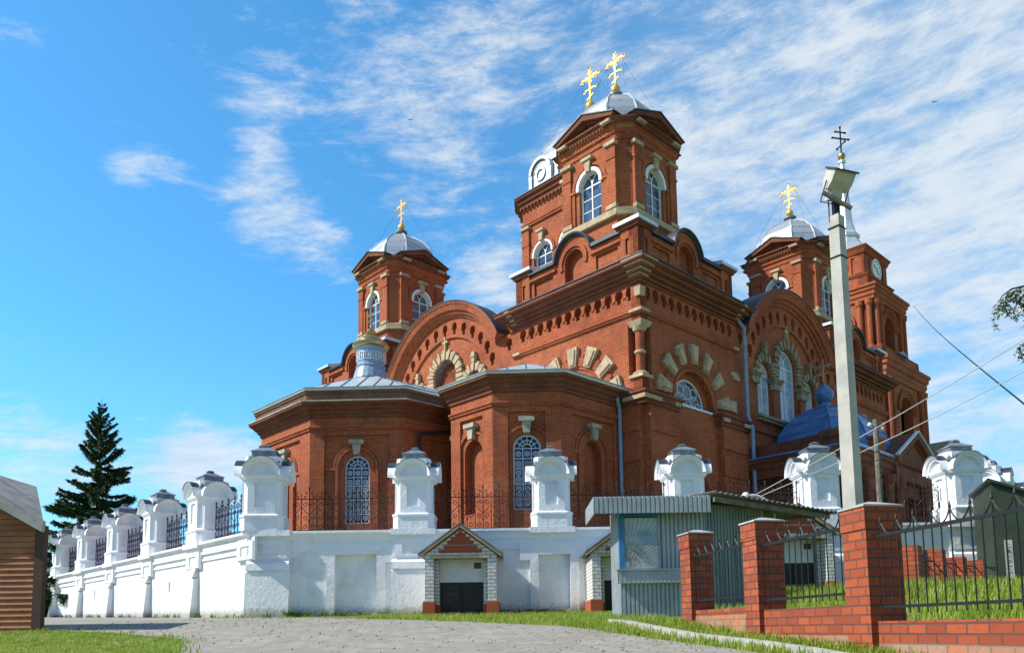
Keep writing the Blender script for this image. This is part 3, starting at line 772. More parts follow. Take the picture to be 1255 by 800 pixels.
def attic(u0, u1, v0, v1, idx):
    wm = MB(); cap = MB()
    bu, bv = u1 - u0, v1 - v0
    sides = [Fr(L(u0, v0), A, -B), Fr(L(u0, v0), B, -A), Fr(L(u0, v1 - .15), A, B), Fr(L(u1 - .15, v0), B, A)]
    # shorten: parapet square is b-.15 long measured from the outer corner of the church
    if idx in (1, 3): sides = [Fr(f.o + A * .15, f.S, f.N) if f.S.dot(A) > .5 else f for f in sides]; 
    if idx in (1, 3): sides[1] = Fr(L(u0 + .15, v0), B, -A); sides[3] = Fr(L(u1, v0), B, A)
    if idx in (2, 3): sides = [Fr(f.o + B * .15, f.S, f.N) if f.S.dot(B) > .5 else f for f in sides]; sides[0] = Fr(L(u0 + (.15 if idx == 3 else 0), v0 + .15), A, -B); sides[2] = Fr(L(u0 + (.15 if idx == 3 else 0), v1), A, B)
    attic_side(sides[0], bu, wm, cap, 0); attic_side(sides[1], bv, wm, cap, 0); attic_side(sides[2], bu, wm, cap, 0); attic_side(sides[3], bv, wm, cap, 0)
    p = wm.build('parapet', 'brick', church); cap.build('coping', 'dark_sheet', p)
    # corner caps
    o0 = (u0 + (.15 if idx in (1, 3) else 0), v0 + (.15 if idx in (2, 3) else 0)); eu, ev = bu - .15, bv - .15
    mc = MB(); mb = MB()
    cu, cv = o0[0] + eu / 2, o0[1] + ev / 2
    for su, sv in ((0, 0), (eu - 1.0, 0), (0, ev - 1.0), (eu - 1.0, ev - 1.0)):
        a, b_ = o0[0] + su, o0[1] + sv
        mb.sweep([(a, b_), (a, b_ + 1), (a + 1, b_ + 1), (a + 1, b_)], [(-.5, 18.05), (.10, 18.05), (.10, 18.12), (.17, 18.16), (.17, 18.22), (-.5, 18.22)], True, K, side=-1)
        ring0 = [L(a - .24, b_ - .24, 18.23), L(a + 1.24, b_ - .24, 18.23), L(a + 1.24, b_ + 1.24, 18.23), L(a - .24, b_ + 1.24, 18.23)]
        ring1 = [p_ + Z * .16 for p_ in ring0]
        t = .55; tu, tv = a + .5 + (cu - a - .5) * .12, b_ + .5 + (cv - b_ - .5) * .12
        ring2 = [L(tu + x * .18, tv + y * .18, 18.68) for x, y in ((-1, -1), (1, -1), (1, 1), (-1, 1))]
        mc.loft([ring0, ring1, ring2])
    mb.build_each('pier_moulding', 'brick_old', church); mc.build_each('pier_cap', 'zinc', church)
    # low metal roof between parapet and turret
    r = MB(); r.loft([[L(o0[0] + .6, o0[1] + .6, 17.4), L(o0[0] + eu - .6, o0[1] + .6, 17.4), L(o0[0] + eu - .6, o0[1] + ev - .6, 17.4), L(o0[0] + .6, o0[1] + ev - .6, 17.4)],
                      [L(cu - 2.5, cv - 2.5, 18.7), L(cu + 2.5, cv - 2.5, 18.7), L(cu + 2.5, cv + 2.5, 18.7), L(cu - 2.5, cv + 2.5, 18.7)]])
    r.build('skirt_roof', 'zinc', church)
for i, c in enumerate(corners): attic(*c, i)

# ---- orthodox cross, arms along the church axis A
def cross(c, z0, h, mb, D_=None, th=.05):
    D_ = D_ or A; c = Vector(c); k = h / 2.2
    N_ = D_.cross(Z)
    def F(a, n, z): return c + D_ * a * k + N_ * n * k + Z * (z0 + z * k)
    mb.box(F, -.042, .042, -.035, .035, 0, 2.0)
    mb.box(F, -.58, .58, -.035, .035, 1.515, 1.60); mb.box(F, -.36, .36, -.035, .035, .81, .88)
    def knob(x, z, r=.10):
        t = MB(); P = [F(x + r * math.cos(2 * math.pi * i / 10), 0, z + r * math.sin(2 * math.pi * i / 10)) for i in range(11)]; mb.tube(P, .030 * k, 5)
    for x, z in ((-.66, 1.555), (.66, 1.555), (0, 2.10), (-.42, .845), (.42, .845)): knob(x, z, .085)
    for x in (-.5, .5): knob(x, 1.68, .04); knob(x, 1.43, .04)
    knob(0, 1.555, .17); 
    for a in range(0, 360, 45):
        t = R_(a + 22.5); mb.bar(F(.1 * math.cos(t), 0, 1.555 + .1 * math.sin(t)), F(.36 * math.cos(t), 0, 1.555 + .36 * math.sin(t)), .026 * k)
    mb.bar(F(-.24, 0, .48), F(.24, 0, .28), .06 * k)
def octring(c, h, f, z):                    # square with cut corners
    return [L(c[0] + x, c[1] + y, z) for x, y in ((-f, -h), (f, -h), (h, -f), (h, f), (f, h), (-f, h), (-h, f), (-h, -f))]
def octpts(c, h, f): return [(c[0] + x, c[1] + y) for x, y in ((-f, -h), (-h, -f), (-h, f), (-f, h), (f, h), (h, f), (h, -f), (f, -h))]

# ---- corner turret
TC = (4.12, 3.93)
def faces(c):                                # frames centred on the four flats
    C_ = L(*c); return [Fr(C_, A, -B), Fr(C_, B, -A), Fr(C_, A, B), Fr(C_, B, A)]
def make_turret():
    c = TC; h, f = 2.3, 1.72
    org = L(c[0], c[1], 16.3)
    body = MB()
    body.sweep(octpts(c, h - .34, f - .2), [(0, 16.3), (.0, 24.9), (-1.9, 24.9), (-1.9, 16.3)], True, K, side=-1)
    body.sweep(octpts(c, h, f), [(-.4, 17.6), (.10, 17.6), (.10, 19.95), (-.4, 19.95)], True, K, side=-1)
    for Fq in faces(c):
        body.plate(Fq, rect(-f, f, 19.9, 24.9), [(arch(0, 1.44, 20.42, 22.34, 14), .3, False)], h - .4, h)
        body.ring(Fq, 0, 22.34, .98, 1.12, h, h + .10, 0, 180); body.ring(Fq, 0, 22.34, 1.12, 1.22, h, h + .05, 0, 180)
        for sg in (-1, 1):
            a, b_ = sorted((sg * (f - .52), sg * (f + .03))); body.box(Fq, a, b_, h - .02, h + .13, 20.42, 23.7)
            a, b_ = sorted((sg * .98, sg * 1.16)); body.box(Fq, a, b_, h - .02, h + .08, 20.42, 22.34)
            a, b_ = sorted((sg * .9, sg * 1.24)); body.box(Fq, a, b_, h - .02, h + .14, 22.2, 22.34)
            a, b_ = sorted((sg * (f - .56), sg * (f + .06))); body.box(Fq, a, b_, h - .02, h + .17, 23.0, 23.12)
    # cut corners
    for (x, y) in ((-1, -1), (1, -1), (1, 1), (-1, 1)):
        p0 = Vector((x * f, y * h)); p1 = Vector((x * h, y * f)); mid = (p0 + p1) / 2; e = (p1 - p0).normalized()
        N_ = (A * x + B * y).normalized(); S_ = (A * e.x + B * e.y)
        Fc = Fr(L(c[0] + mid.x, c[1] + mid.y), S_, N_); wd = (p1 - p0).length / 2
        body.box(Fc, -wd, wd, -.5, -.03, 19.9, 24.9)
    # entablature rings
    body.sweep(octpts(c, h, f), [(-.3, 24.0), (.06, 24.0), (.06, 24.22), (.16, 24.3), (.16, 24.5), (.26, 24.58), (.26, 24.72), (-.3, 24.72)], True, K, side=-1)
    tr = body.build('corner_turret', 'brick', church, origin=org)
    st = MB()
    st.sweep(octpts(c, h, f), [(-.3, 19.95), (.30, 19.95), (.30, 20.06), (.20, 20.12), (.20, 20.34), (.08, 20.42), (-.3, 20.42)], True, K, side=-1)
    for Fq in faces(c):
        for sg in (-1, 1):
            a, b_ = sorted((sg * (f - .62), sg * (f + .10))); st.box(Fq, a, b_, h - .02, h + .24, 23.7, 23.88)
            a, b_ = sorted((sg * (f - .58), sg * (f + .06))); st.box(Fq, a, b_, h - .02, h + .20, 20.42, 20.62)
            a, b_ = sorted((sg * (f - .55), sg * (f + .02))); st.box(Fq, a, b_, h + .2, h + .52, 24.74, 24.85)
        st.prism(Fq, [(-.13, 22.98), (.13, 22.98), (.20, 23.56), (-.20, 23.56)], h, h + .22); st.box(Fq, -.34, .34, h, h + .30, 23.56, 23.72)
    st.build_each('stone_trim', 'stone', tr, origin=org)
    # dark cornice and pediments
    cn = MB(); shd = MB()
    cn.sweep(octpts(c, h, f), [(-.3, 24.72), (.30, 24.72), (.30, 24.84), (.42, 24.90), (.42, 24.98), (-.3, 24.98)], True, K, side=-1)
    for Fq in faces(c):
        w = f + .14; za, zb = 24.98, 25.86
        cn.prism(Fq, [(-w + .3, za), (w - .3, za), (0, zb - .34)], h - .5, h + .08)
        for sg in (-1, 1):
            P = [(0, zb), (0, zb - .30), (sg * (w - .0), za - .02), (sg * (w + .12), za + .10), (sg * (w + .10), za + .14)]
            cn.prism(Fq, P, h - .3, h + .50)
            P = [(0, zb - .32), (0, zb - .44), (sg * (w - .42), za + .03), (sg * (w - .2), za + .0)]
            cn.prism(Fq, P, h - .3, h + .28)
            shd.prism(Fq, [(0, zb + .01), (0, zb + .06), (sg * (w + .22), za + .16), (sg * (w + .16), za + .11)], h - 1.9, h + .56)
        for i in range(-9, 10):
            x = i * .2; cn.box(Fq, x - .05, x + .05, h + .26, h + .34, 24.60, 24.72)
        for i in range(1, 9):
            for sg in (-1, 1):
                x = sg * i * .17; z = zb - .44 - abs(x) * .44
                cn.box(Fq, x - .045, x + .045, h + .06, h + .2, z - .1, z)
    cn.build('pediment', 'brick_old', tr, origin=org); shd.build('pediment_sheet', 'dark_sheet', tr, origin=org)
    for Fq in faces(c):
        o_, p_ = window(Fq, 0, 1.40, 20.46, 22.34, h - .22, tr, 'glass', thick=.09, origin=org)
        hd = MB(); hd.ring(Fq, 0, 22.34, .68, .86, h - .12, h + .12, -8, 188, 16); hd.build('window_hood', 'white_paint', tr, origin=org)
    # dome
    C0 = L(*c)
    prof = [(2.3, 24.9), (2.3, 25.4), (2.18, 26.05), (1.92, 26.65), (1.50, 27.18), (1.0, 27.58), (.5, 27.86), (.44, 27.9)]
    dm = MB(); dm.loft([octring(c, r, r * .52, z) for r, z in prof]); d_ = dm.build('dome', 'silver', tr, origin=org)
    rb = MB()
    for x, y in ((-.52, -1), (.52, -1), (1, -.52), (1, .52), (.52, 1), (-.52, 1), (-1, .52), (-1, -.52)):
        rb.tube([L(c[0] + x * r, c[1] + y * r, z + .02) for r, z in prof], .045, 5)
    rb.build('dome_rib', 'zinc', tr, origin=org)
    nk = MB(); nk.lathe(C0, [(.6, 27.78), (.52, 27.92), (.3, 27.98), (.27, 28.12), (.42, 28.17), (.42, 28.27), (.25, 28.33), (.12, 28.4)], 16); nk.build('neck', 'grey_sheet', tr, origin=org, smooth=True)
    go = MB(); go.ball(C0 + Z * 28.62, .25); go.lathe(C0, [(.14, 28.82), (.05, 29.0)], 10)
    cross(C0, 28.82, 2.02, go); go.build('cross', 'gold', tr, origin=org)
    wr = MB()
    for sg in (-1, 1):
        for sv in (-1.5, 1.5): wr.tube([C0 + A * sg * .5 + Z * 30.1, L(c[0] + sg * 1.8, c[1] + sv, 26.6)], .007, 3)
    wr.build_each('stay_wire', 'cable', tr, origin=org)
    return tr
turret = make_turret()
for (cu, cv) in ((23.75, 3.93), (4.12, 22.95), (23.75, 22.95)):
    t2 = copy_tree(turret, church); t2.location = Vector(turret.location) + A * (cu - TC[0]) + B * (cv - TC[1])
turret['label'] = 'nearest brick turret with silver dome'

# ---- great central tower
def central():
    c = (CU, CV); h, f = 3.9, 3.05; org = L(c[0], c[1], 16.3)
    body = MB()
    body.sweep(octpts(c, h - .5, f - .25), [(0, 16.3), (0, 29.4), (-3.3, 29.4), (-3.3, 16.3)], True, K, side=-1)
    for Fq in faces(c):
        hl = [(arch(x, 1.72, 22.6, 25.34, 14), .4, False) for x in (-1.25, 1.25)]
        body.plate(Fq, rect(-f, f, 16.3, 29.4), hl, h - .55, h)
        for x in (-1.25, 1.25):
            body.ring(Fq, x, 25.34, 1.04, 1.18, h, h + .08)
        for sg in (-1, 1):
            a, b_ = sorted((sg * (f - .62), sg * (f + .05))); body.box(Fq, a, b_, h - .02, h + .16, 21.5, 27.5)
            body.box(Fq, a - .03, b_ + .03, h - .02, h + .20, 26.3, 26.45)
    for (x, y) in ((-1, -1), (1, -1), (1, 1), (-1, 1)):
        p0 = Vector((x * f, y * h)); p1 = Vector((x * h, y * f)); mid = (p0 + p1) / 2; e = (p1 - p0).normalized()
        Fc = Fr(L(c[0] + mid.x, c[1] + mid.y), A * e.x + B * e.y, A * x + B * y); wd = (p1 - p0).length / 2
        body.box(Fc, -wd, wd, -.6, -.04, 16.3, 29.4)
    body.sweep(octpts(c, h, f), [(-.3, 27.72), (.12, 27.72), (.12, 27.84), (.18, 27.88), (.18, 27.98), (.06, 28.02), (.06, 28.9), (.16, 28.96), (.16, 29.1), (-.3, 29.1)], True, K, side=-1)
    tw = body.build('central_tower', 'brick', church, origin=org)
    st = MB()
    for Fq in faces(c):
        for sg in (-1, 1):
            a, b_ = sorted((sg * (f - .72), sg * (f + .12))); st.box(Fq, a, b_, h - .02, h + .28, 27.5, 27.70)
        for x in (-1.25, 1.25):
            st.prism(Fq, [(x - .14, 26.22), (x + .14, 26.22), (x + .22, 26.85), (x - .22, 26.85)], h, h + .25); st.box(Fq, x - .34, x + .34, h, h + .34, 26.85, 27.0)
    st.build_each('stone_trim', 'stone', tw, origin=org)
    cn = MB()
    cn.sweep(octpts(c, h, f), [(-.3, 29.1), (.26, 29.1), (.26, 29.34), (.40, 29.40), (.40, 29.6), (.58, 29.68), (.58, 29.82), (-.3, 29.82)], True, K, side=-1)
    for Fq in faces(c):
        for i in range(-9, 10): cn.box(Fq, i * .34 - .08, i * .34 + .08, h + .12, h + .30, 28.98, 29.12)
    cn.build('cornice', 'brick_old', tw, origin=org)
    sh = MB(); sh.sweep(octpts(c, h, f), [(-.6, 29.82), (.64, 29.82), (.64, 29.88), (-.6, 30.1)], True, K, side=-1); sh.build('eaves_sheet', 'dark_sheet', tw, origin=org)
    for Fq in faces(c):
        for x in (-1.25, 1.25):
            window(Fq, x, 1.66, 22.7, 25.34, h - .3, tw, 'glass', thick=.12, origin=org)
            hd = MB(); hd.ring(Fq, x, 25.34, .83, .98, h - .2, h + .08, -4, 184, 16); hd.build('window_hood', 'white_paint', tw, origin=org)
    prof = [(3.9, 29.95), (3.85, 30.6), (3.72, 31.5), (3.4, 32.6), (2.9, 33.6), (2.2, 34.6), (1.3, 35.5), (.5, 36.1), (.42, 36.16)]
    dm = MB(); dm.loft([octring(c, r, r * .6, z) for r, z in prof]); dm.build('dome', 'silver', tw, origin=org)
    rb = MB()
    for x, y in ((-.6, -1), (.6, -1), (1, -.6), (1, .6), (.6, 1), (-.6, 1), (-1, .6), (-1, -.6)):
        rb.tube([L(c[0] + x * r, c[1] + y * r, z + .02) for r, z in prof], .06, 5)
    rb.build('dome_rib', 'zinc', tw, origin=org)
    lu = MB(); dk = MB()
    for Fq in faces(c):
        for x in (-1.25, 1.25):
            lu.prism(Fq, arch(x, 1.7, 30.05, 31.2, 14), 2.4, 3.95)
            lu.ring(Fq, x, 31.2, .82, 1.02, 2.4, 4.12, 0, 180, 16); lu.ring(Fq, x, 31.2, .62, .66, 3.9, 3.99, 0, 180, 16)
            lu.ring(Fq, x, 31.0, .34, .46, 3.9, 4.04, 0, 360, 20); lu.box(Fq, x - 1.15, x + 1.15, 3.2, 4.05, 30.02, 30.2)
            for sg in (-1, 1): a, b_ = sorted((x + sg * .78, x + sg * 1.06)); lu.box(Fq, a, b_, 2.6, 4.08, 30.2, 31.2)
            dk.ring(Fq, x, 31.2, .72, .82, 3.9, 4.0, 0, 180, 16); dk.ring(Fq, x, 31.0, .46, .52, 3.9, 3.99, 0, 360, 20)
    lu.build_each('dormer', 'silver', tw, origin=org); dk.build('dormer_groove', 'grey_sheet', tw, origin=org)
    C0 = L(*c)
    nk = MB(); nk.lathe(C0, [(.7, 36.0), (.6, 36.2), (.4, 36.3), (.36, 36.6), (.52, 36.66), (.52, 36.76), (.2, 36.9)], 16); nk.build('neck', 'grey_sheet', tw, origin=org, smooth=True)
    go = MB(); go.ball(C0 + Z * 37.2, .34); go.lathe(C0, [(.17, 37.5), (.06, 37.8)], 10); cross(C0, 37.45, 2.75, go); go.build('cross', 'gold', tw, origin=org)
    wr = MB()
    for sg in (-1, 1):
        for sv in (-2.6, 2.6): wr.tube([C0 + A * sg * .7 + Z * 39.2, L(c[0] + sg * 3, c[1] + sv, 33)], .008, 3)
    wr.build_each('stay_wire', 'cable', tw, origin=org)
central()

# ---- apses
def apse(pts, zr, peak, upper, name='apse'):
    """pts: plan corners from one wall to the other; zr: top of the wall"""
    wm = MB(); n = len(pts); kst = MB()
    cx = sum(p[0] for p in pts) / n; cy = sum(p[1] for p in pts) / n
    allw = []
    zt = 9.0 if not upper else 9.0
    ap = None
    fl = []
    for i in range(n - 1):
        p, q = Vector(pts[i]), Vector(pts[i + 1]); e = (q - p); ln = e.length; e.normalize()
        N_ = Vector((e.y, -e.x)); mid = (p + q) / 2
        if N_.dot(mid - Vector((cx, cy))) < 0: N_ = -N_
        Fq = Fr(L(mid.x, mid.y), A * e.x + B * e.y, A * N_.x + B * N_.y); fl.append((Fq, ln))
        w = ln / 2; side = (i == 0 or i == n - 2)
        pw = min(w - .62, 1.5) if not side else w - .75
        glazed = (i in (1, 3))
        wm.plate(Fq, rect(-w, w, .8, 9.9), [(rect(-pw, pw, 2.3, 8.92), .12, False)], -.6, 0)
        wm.plate(Fq, rect(-pw, pw, 2.3, 8.92), [(arch(0, 1.16, 4.85, 7.42, 14), .35, not glazed)], -.6, -.12)
        wm.ring(Fq, 0, 7.42, .86, .98, -.12, -.03); wm.ring(Fq, 0, 7.42, 1.02, 1.12, -.12, -.07)
        for sg in (-1, 1):
            a, b_ = sorted((sg * .86, sg * .98)); wm.box(Fq, a, b_, -.12, -.04, 4.6, 7.42)
            if pw > 1.1: a, b_ = sorted((sg * .9, sg * min(pw, 1.5))); wm.box(Fq, a, b_, -.12, -.05, 7.3, 7.42)
        kst.prism(Fq, [(-.13, 8.02), (.13, 8.02), (.20, 8.5), (-.20, 8.5)], -.12, .10); kst.box(Fq, -.33, .33, -.12, .18, 8.5, 8.68)
        if glazed or True: ap = (Fq, glazed)
        allw.append((Fq, glazed))
    a = wm.build(name, 'brick', church); kst.build_each('keystone', 'stone_grey', a)
    pl = MB(); pl.sweep(pts, [(-.3, 9.16), (.07, 9.16), (.07, 9.24), (.12, 9.27), (.12, 9.34), (-.3, 9.36)], False, K, side=1); pl.build('string_course', 'brick', a)
    cn = MB()
    if not upper:
        cn.sweep(pts, [(-.4, 9.74), (.08, 9.74), (.08, 9.88), (.18, 9.92), (.18, 10.04), (.32, 10.10), (.32, 10.22), (.5, 10.28), (.5, 10.38), (-.4, 10.38)], False, K, side=1)
        cn.build('cornice', 'brick_old', a); ze = 10.38
    else:
        cn.sweep(pts, [(-.4, 9.74), (.08, 9.74), (.08, 9.86), (.2, 9.92), (.2, 10.02), (.36, 10.08), (.36, 10.18), (.58, 10.26), (.58, 10.36), (-.4, 10.36)], False, K, side=1)
        cn.build('cornice', 'brick_old', a)
        b_ = MB(); b_.sweep(pts, [(-.5, 10.36), (.62, 10.36), (.62, 10.42), (-.5, 10.50)], False, K, side=1); b_.build('cornice_slab', 'stone_grey', a)
        b_ = MB(); b_.sweep(pts, [(-.5, 10.45), (.28, 10.45), (.28, 10.80), (.34, 10.82), (.34, 10.94), (-.5, 10.94)], False, K, side=1); b_.build('frieze', 'brick_frieze', a); ze = 10.94
        ex = .42
    ex = .54 if not upper else .40
    gt = MB(); gt.sweep(pts, [(-.5, ze), (ex, ze), (ex + .03, ze + .08), (-.5, ze + .08)], False, K, side=1); gt.build('eaves', 'zinc', a)
    ga = MB(); ga.sweep(pts, [(ex - .08, ze + .081), (ex + .05, ze + .081), (ex + .05, ze + .13), (ex - .08, ze + .13)], False, K, side=1); ga.build('gutter', 'grey_sheet', a)
    # hipped metal roof
    off = ex - .1; eave = []
    for i in range(n):
        p = Vector(pts[i]); e1 = (p - Vector(pts[i - 1])).normalized() if i else (Vector(pts[1]) - p).normalized(); e2 = (Vector(pts[i + 1]) - p).normalized() if i < n - 1 else e1
        n1_ = Vector((e1.y, -e1.x)); n2_ = Vector((e2.y, -e2.x)); mm = (n1_ + n2_) / (1 + n1_.dot(n2_)); p = p + mm * off; eave.append(p)
    pk = L(peak[0], peak[1], peak[2]); pk2 = L(peak[0], 0, peak[2] + .05)
    rf = MB(); sm_ = MB(); E_ = [L(p.x, p.y, ze + .12) for p in eave]
    rf.add(E_ + [pk], [(i, i + 1, n) for i in range(1, n - 2)])
    rf.add([E_[0], E_[1], pk, pk2], [(0, 1, 2, 3)]); rf.add([E_[-1], E_[-2], pk, pk2], [(0, 1, 2, 3)])
    rf.build('roof', 'zinc', a)
    for i in range(n - 1):
        p, q = E_[i], E_[i + 1]; m_ = max(2, int((q - p).length / .75)); up = Z * .02
        for k in range(0, m_ + 1):
            s0 = p.lerp(q, k / m_)
            # seam runs up the slope until it meets a hip
            if i in (0, n - 2):
                top = s0 + (pk2 - (pk2 - pk)) * 0; t_ = k / m_
                a_, b2 = (pk2, pk) if i == 0 else (pk, pk2); top = a_.lerp(b2, t_)
            else:
                mid = (p + q) / 2; w_ = abs(k / m_ - .5) * 2; top = pk.lerp(s0, w_ * .98)
                foot = pk + (s0 - mid); top = s0 + (foot - s0) * (1 - w_)
            sm_.bar(s0 + up, top + up, .03, .05)
    sm_.build('roof_seam', 'grey_sheet', a)
    for Fq, glazed in allw:
        if not glazed: continue
        gl = MB(); gl.prism(Fq, arch(0, 1.16, 4.85, 7.42, 14), -.47, -.44); w_ = MB()
        w_.ring(Fq, 0, 7.42, .50, .58, -.3, -.24, 0, 180, 16); w_.ring(Fq, 0, 7.42, .17, .20, -.28, -.25, 0, 180, 10); w_.ring(Fq, 0, 7.42, .33, .355, -.28, -.25, 0, 180, 12)
        for x in (-.54, .54): w_.box(Fq, x - .035, x + .035, -.3, -.24, 4.85, 7.42)
        for x in (-.18, .18): w_.box(Fq, x - .019, x + .019, -.28, -.25, 4.85, 7.42)
        for z in (4.9, 5.3, 5.95, 6.6, 7.0, 7.42): w_.box(Fq, -.54, .54, -.28, -.25, z - .018, z + .018)
        for k in range(7): t = R_(k * 30); w_.bar(Fq(.17 * math.cos(t), -.265, 7.42 + .17 * math.sin(t)), Fq(.52 * math.cos(t), -.265, 7.42 + .52 * math.sin(t)), .034)
        for x in (-.36, 0, .36):
            for z in (5.12, 5.62, 6.28, 6.8, 7.2):
                for dz in ((0,) if z in (5.12, 6.8, 7.2) else (-.12, .12)):
                    w_.ring(Fq, x, z + dz, .078, .112, -.28, -.25, 0, 360, 10)
                    w_.ring(Fq, x, z + dz, .02, .045, -.28, -.25, 0, 360, 6)
            for z in (5.3, 5.95, 6.6): w_.bar(Fq(x - .12, -.265, z - .1), Fq(x + .12, -.265, z + .12), .02); w_.bar(Fq(x + .12, -.265, z - .1), Fq(x - .12, -.265, z + .12), .02)
        o_ = w_.build('window_grille', 'grille_paint', a); gl.build('pane', 'glass', a)
    return a
apse([(1.06, 0), (1.06, -4.19), (3.04, -6.17), (5.76, -6.17), (7.74, -4.19), (7.74, 0)], 10, (4.4, -2.9, 12.05), False)
apse([(8.4, 0), (8.4, -6.8), (11.45, -9.85), (16.35, -9.85), (19.4, -6.8), (19.4, 0)], 11, (13.9, -5.0, 13.45), True)
apse([(20.06, 0), (20.06, -4.19), (22.04, -6.17), (24.2, -6.17), (26.2, -4.19), (26.2, 0)], 10, (23.1, -2.9, 12.05), False)
# little cupola on the middle apse
C0 = L(13.9, -5.0); q = MB()
q.lathe(C0, [(.95, 13.1), (.84, 13.5), (.72, 13.75), (.78, 13.82), (.72, 13.88), (.72, 14.7), (.80, 14.76), (.80, 14.8)], 20); cup = q.build('cupola', 'blue_drum', church, smooth=False)
q = MB()
for k in range(12):
    t = 2 * math.pi * k / 12; e = Vector((math.cos(t), math.sin(t), 0)); Fq = Fr(C0, e.cross(Z), e)
    q.plate(Fq, rect(-.16, .16, 14.08, 14.52), [(rect(-.11, .11, 14.13, 14.47), .02, False)], .70, .745); q.box(Fq, -.05, .05, .7, .742, 14.2, 14.4)
q.build('cupola_panel', 'grille_paint', cup)
q = MB(); q.lathe(C0, [(.72, 14.78), (.92, 14.86), (.98, 14.98), (.90, 15.08), (.74, 15.12), (.72, 15.2), (.60, 15.34), (.42, 15.46), (.36, 15.52), (.22, 15.56), (.30, 15.70), (.20, 15.86), (.07, 16.0), (.04, 16.1)], 20)
cross(C0, 16.0, 1.05, q); q.build('gold_dome', 'dull_gold', cup, smooth=True)

# ---- side chapel with the blue dome
cb = MB(); FCE = Fr(K + B * 8.5, -A, -B); FCS = Fr(K - A * 5.0, B, -A)
cb.plate(FCE, rect(0, 5.0, .8, 7.9), [(arch(2.75, 1.9, 3.4, 5.35, 14), .3, False)], -.5, 0)
cb.box(FCS, 8.5, 20.0, -.5 - 4.5, -.9, .8, 8.2)
cb.plate(FCS, rect(8.5, 20.0, .8, 7.6), [(arch(11.6, 1.3, 2.6, 5.2), .35, True), (rect(14.6, 17.6, .9, 6.6), .8, True), (arch(19, 1.0, 2.6, 5.2), .35, True)], -.9, 0)
chp = cb.build('side_chapel', 'brick_old', church)
q = MB()
for v in (9.0, 10.2, 12.9, 14.2, 17.9, 19.7): q.lathe(FCS(v, .25, 0), [(.34, .9), (.34, 1.5), (.25, 1.6), (.22, 6.9), (.34, 7.05), (.34, 7.4)], 12)
q.build_each('chapel_column', 'brick_old', chp)
q = MB()
q.sweep([(0, 8.5), (-5.0, 8.5), (-5.0, 20.0), (0, 20.0)], [(-.5, 7.3), (.1, 7.3), (.1, 7.7), (.25, 7.8), (.25, 8.0), (.42, 8.08), (.42, 8.24), (-.5, 8.24)], False, K, side=-1)
q.build('chapel_cornice', 'brick_old', chp)
q = MB(); q.sweep([(0, 8.5), (-5.0, 8.5), (-5.0, 14.0)], [(-.38, 8.46), (.50, 8.25), (.50, 8.33), (-.38, 8.54)], False, K, side=-1); q.build('chapel_eaves', 'blue_roof', chp)
q = MB()
P = [(0, 8.3), (5.0, 8.3), (5.0, 9.22), (3.9, 9.2)]
for i in range(1, 12): P.append((3.9 - 3.9 * i / 12, 9.16 - .1 * math.sin(math.pi * i / 12) * .6))
P.append((0, 9.12)); q.prism(FCE, P, -.75, -.4); q.prism(FCE, [(3.7, 8.9), (5.1, 8.9), (5.1, 9.3), (3.7, 9.26)], -.8, -.3)
q.build('chapel_parapet', 'brick_old', chp)
# pediment towards the yard
q = MB(); dn = MB()
q.prism(FCS, [(13.7, 8.25), (18.7, 8.25), (16.2, 9.75)], -.6, .35)
for sg in (-1, 1):
    q.prism(FCS, [(16.2, 10.05), (16.2, 9.72), (16.2 + sg * 2.75, 8.12), (16.2 + sg * 2.9, 8.4)], -.6, .62)
    for i in range(1, 11): x = 16.2 + sg * i * .23; q.box(FCS, x - .05, x + .05, .34, .46, 9.44 - i * .13, 9.54 - i * .13)
q.box(FCS, 13.6, 18.8, -.5, .4, 7.3, 8.22)
for i in range(-10, 11): q.box(FCS, 16.2 + i * .23 - .05, 16.2 + i * .23 + .05, .4, .5, 8.0, 8.12)
q.build('chapel_pediment', 'brick_old', chp)
q = MB()
for sg in (-1, 1): q.prism(FCS, [(16.2, 10.06), (16.2, 10.12), (16.2 + sg * 3.0, 8.46), (16.2 + sg * 2.95, 8.40)], .52, .70)
q.box(FCS, 9, 13.6, -.9, .45, 8.37, 8.42); q.build('pediment_sheet', 'zinc', chp)
q = MB(); q.box(FCS, 11.9, 13.1, -1.0, .1, 8.4, 9.15); q.box(FCS, 11.85, 13.15, -1.05, .16, 9.15, 9.3); q.build('chapel_pier', 'brick', chp)
q = MB(); q.loft([[FCS(11.9, -1, 9.3), FCS(13.1, -1, 9.3), FCS(13.1, .1, 9.3), FCS(11.9, .1, 9.3)], [FCS(12.45, -.5, 9.6), FCS(12.55, -.5, 9.6), FCS(12.55, -.4, 9.6), FCS(12.45, -.4, 9.6)]]); q.build_each('pier_cap', 'zinc', chp)
# west porch with a curved top
q = MB(); q.box(FCS, 20.0, 23.6, -4, .0, .8, 8.6)
q.sweep([(-5.0, 20.0), (-5.0, 23.6)], [(-.5, 8.2), (.2, 8.2), (.3, 8.5), (.55, 8.6), (.55, 8.9), (-.5, 8.9)], False, K, side=-1)
q.arcprof(Fr(FCS.o, FCS.S, FCS.N), 21.9, 8.6, [(0.9, -3.5), (0.9, .5), (1.5, .7), (1.8, .7), (1.8, -3.5)], 12, 168, 16); q.build('west_porch', 'brick_old', chp)
q = MB(); q.arcprof(FCS, 21.9, 8.6, [(1.81, -3.5), (1.81, .75), (1.9, .75), (1.9, -3.5)], 12, 168, 16); q.build('porch_sheet', 'verge_wood', chp)
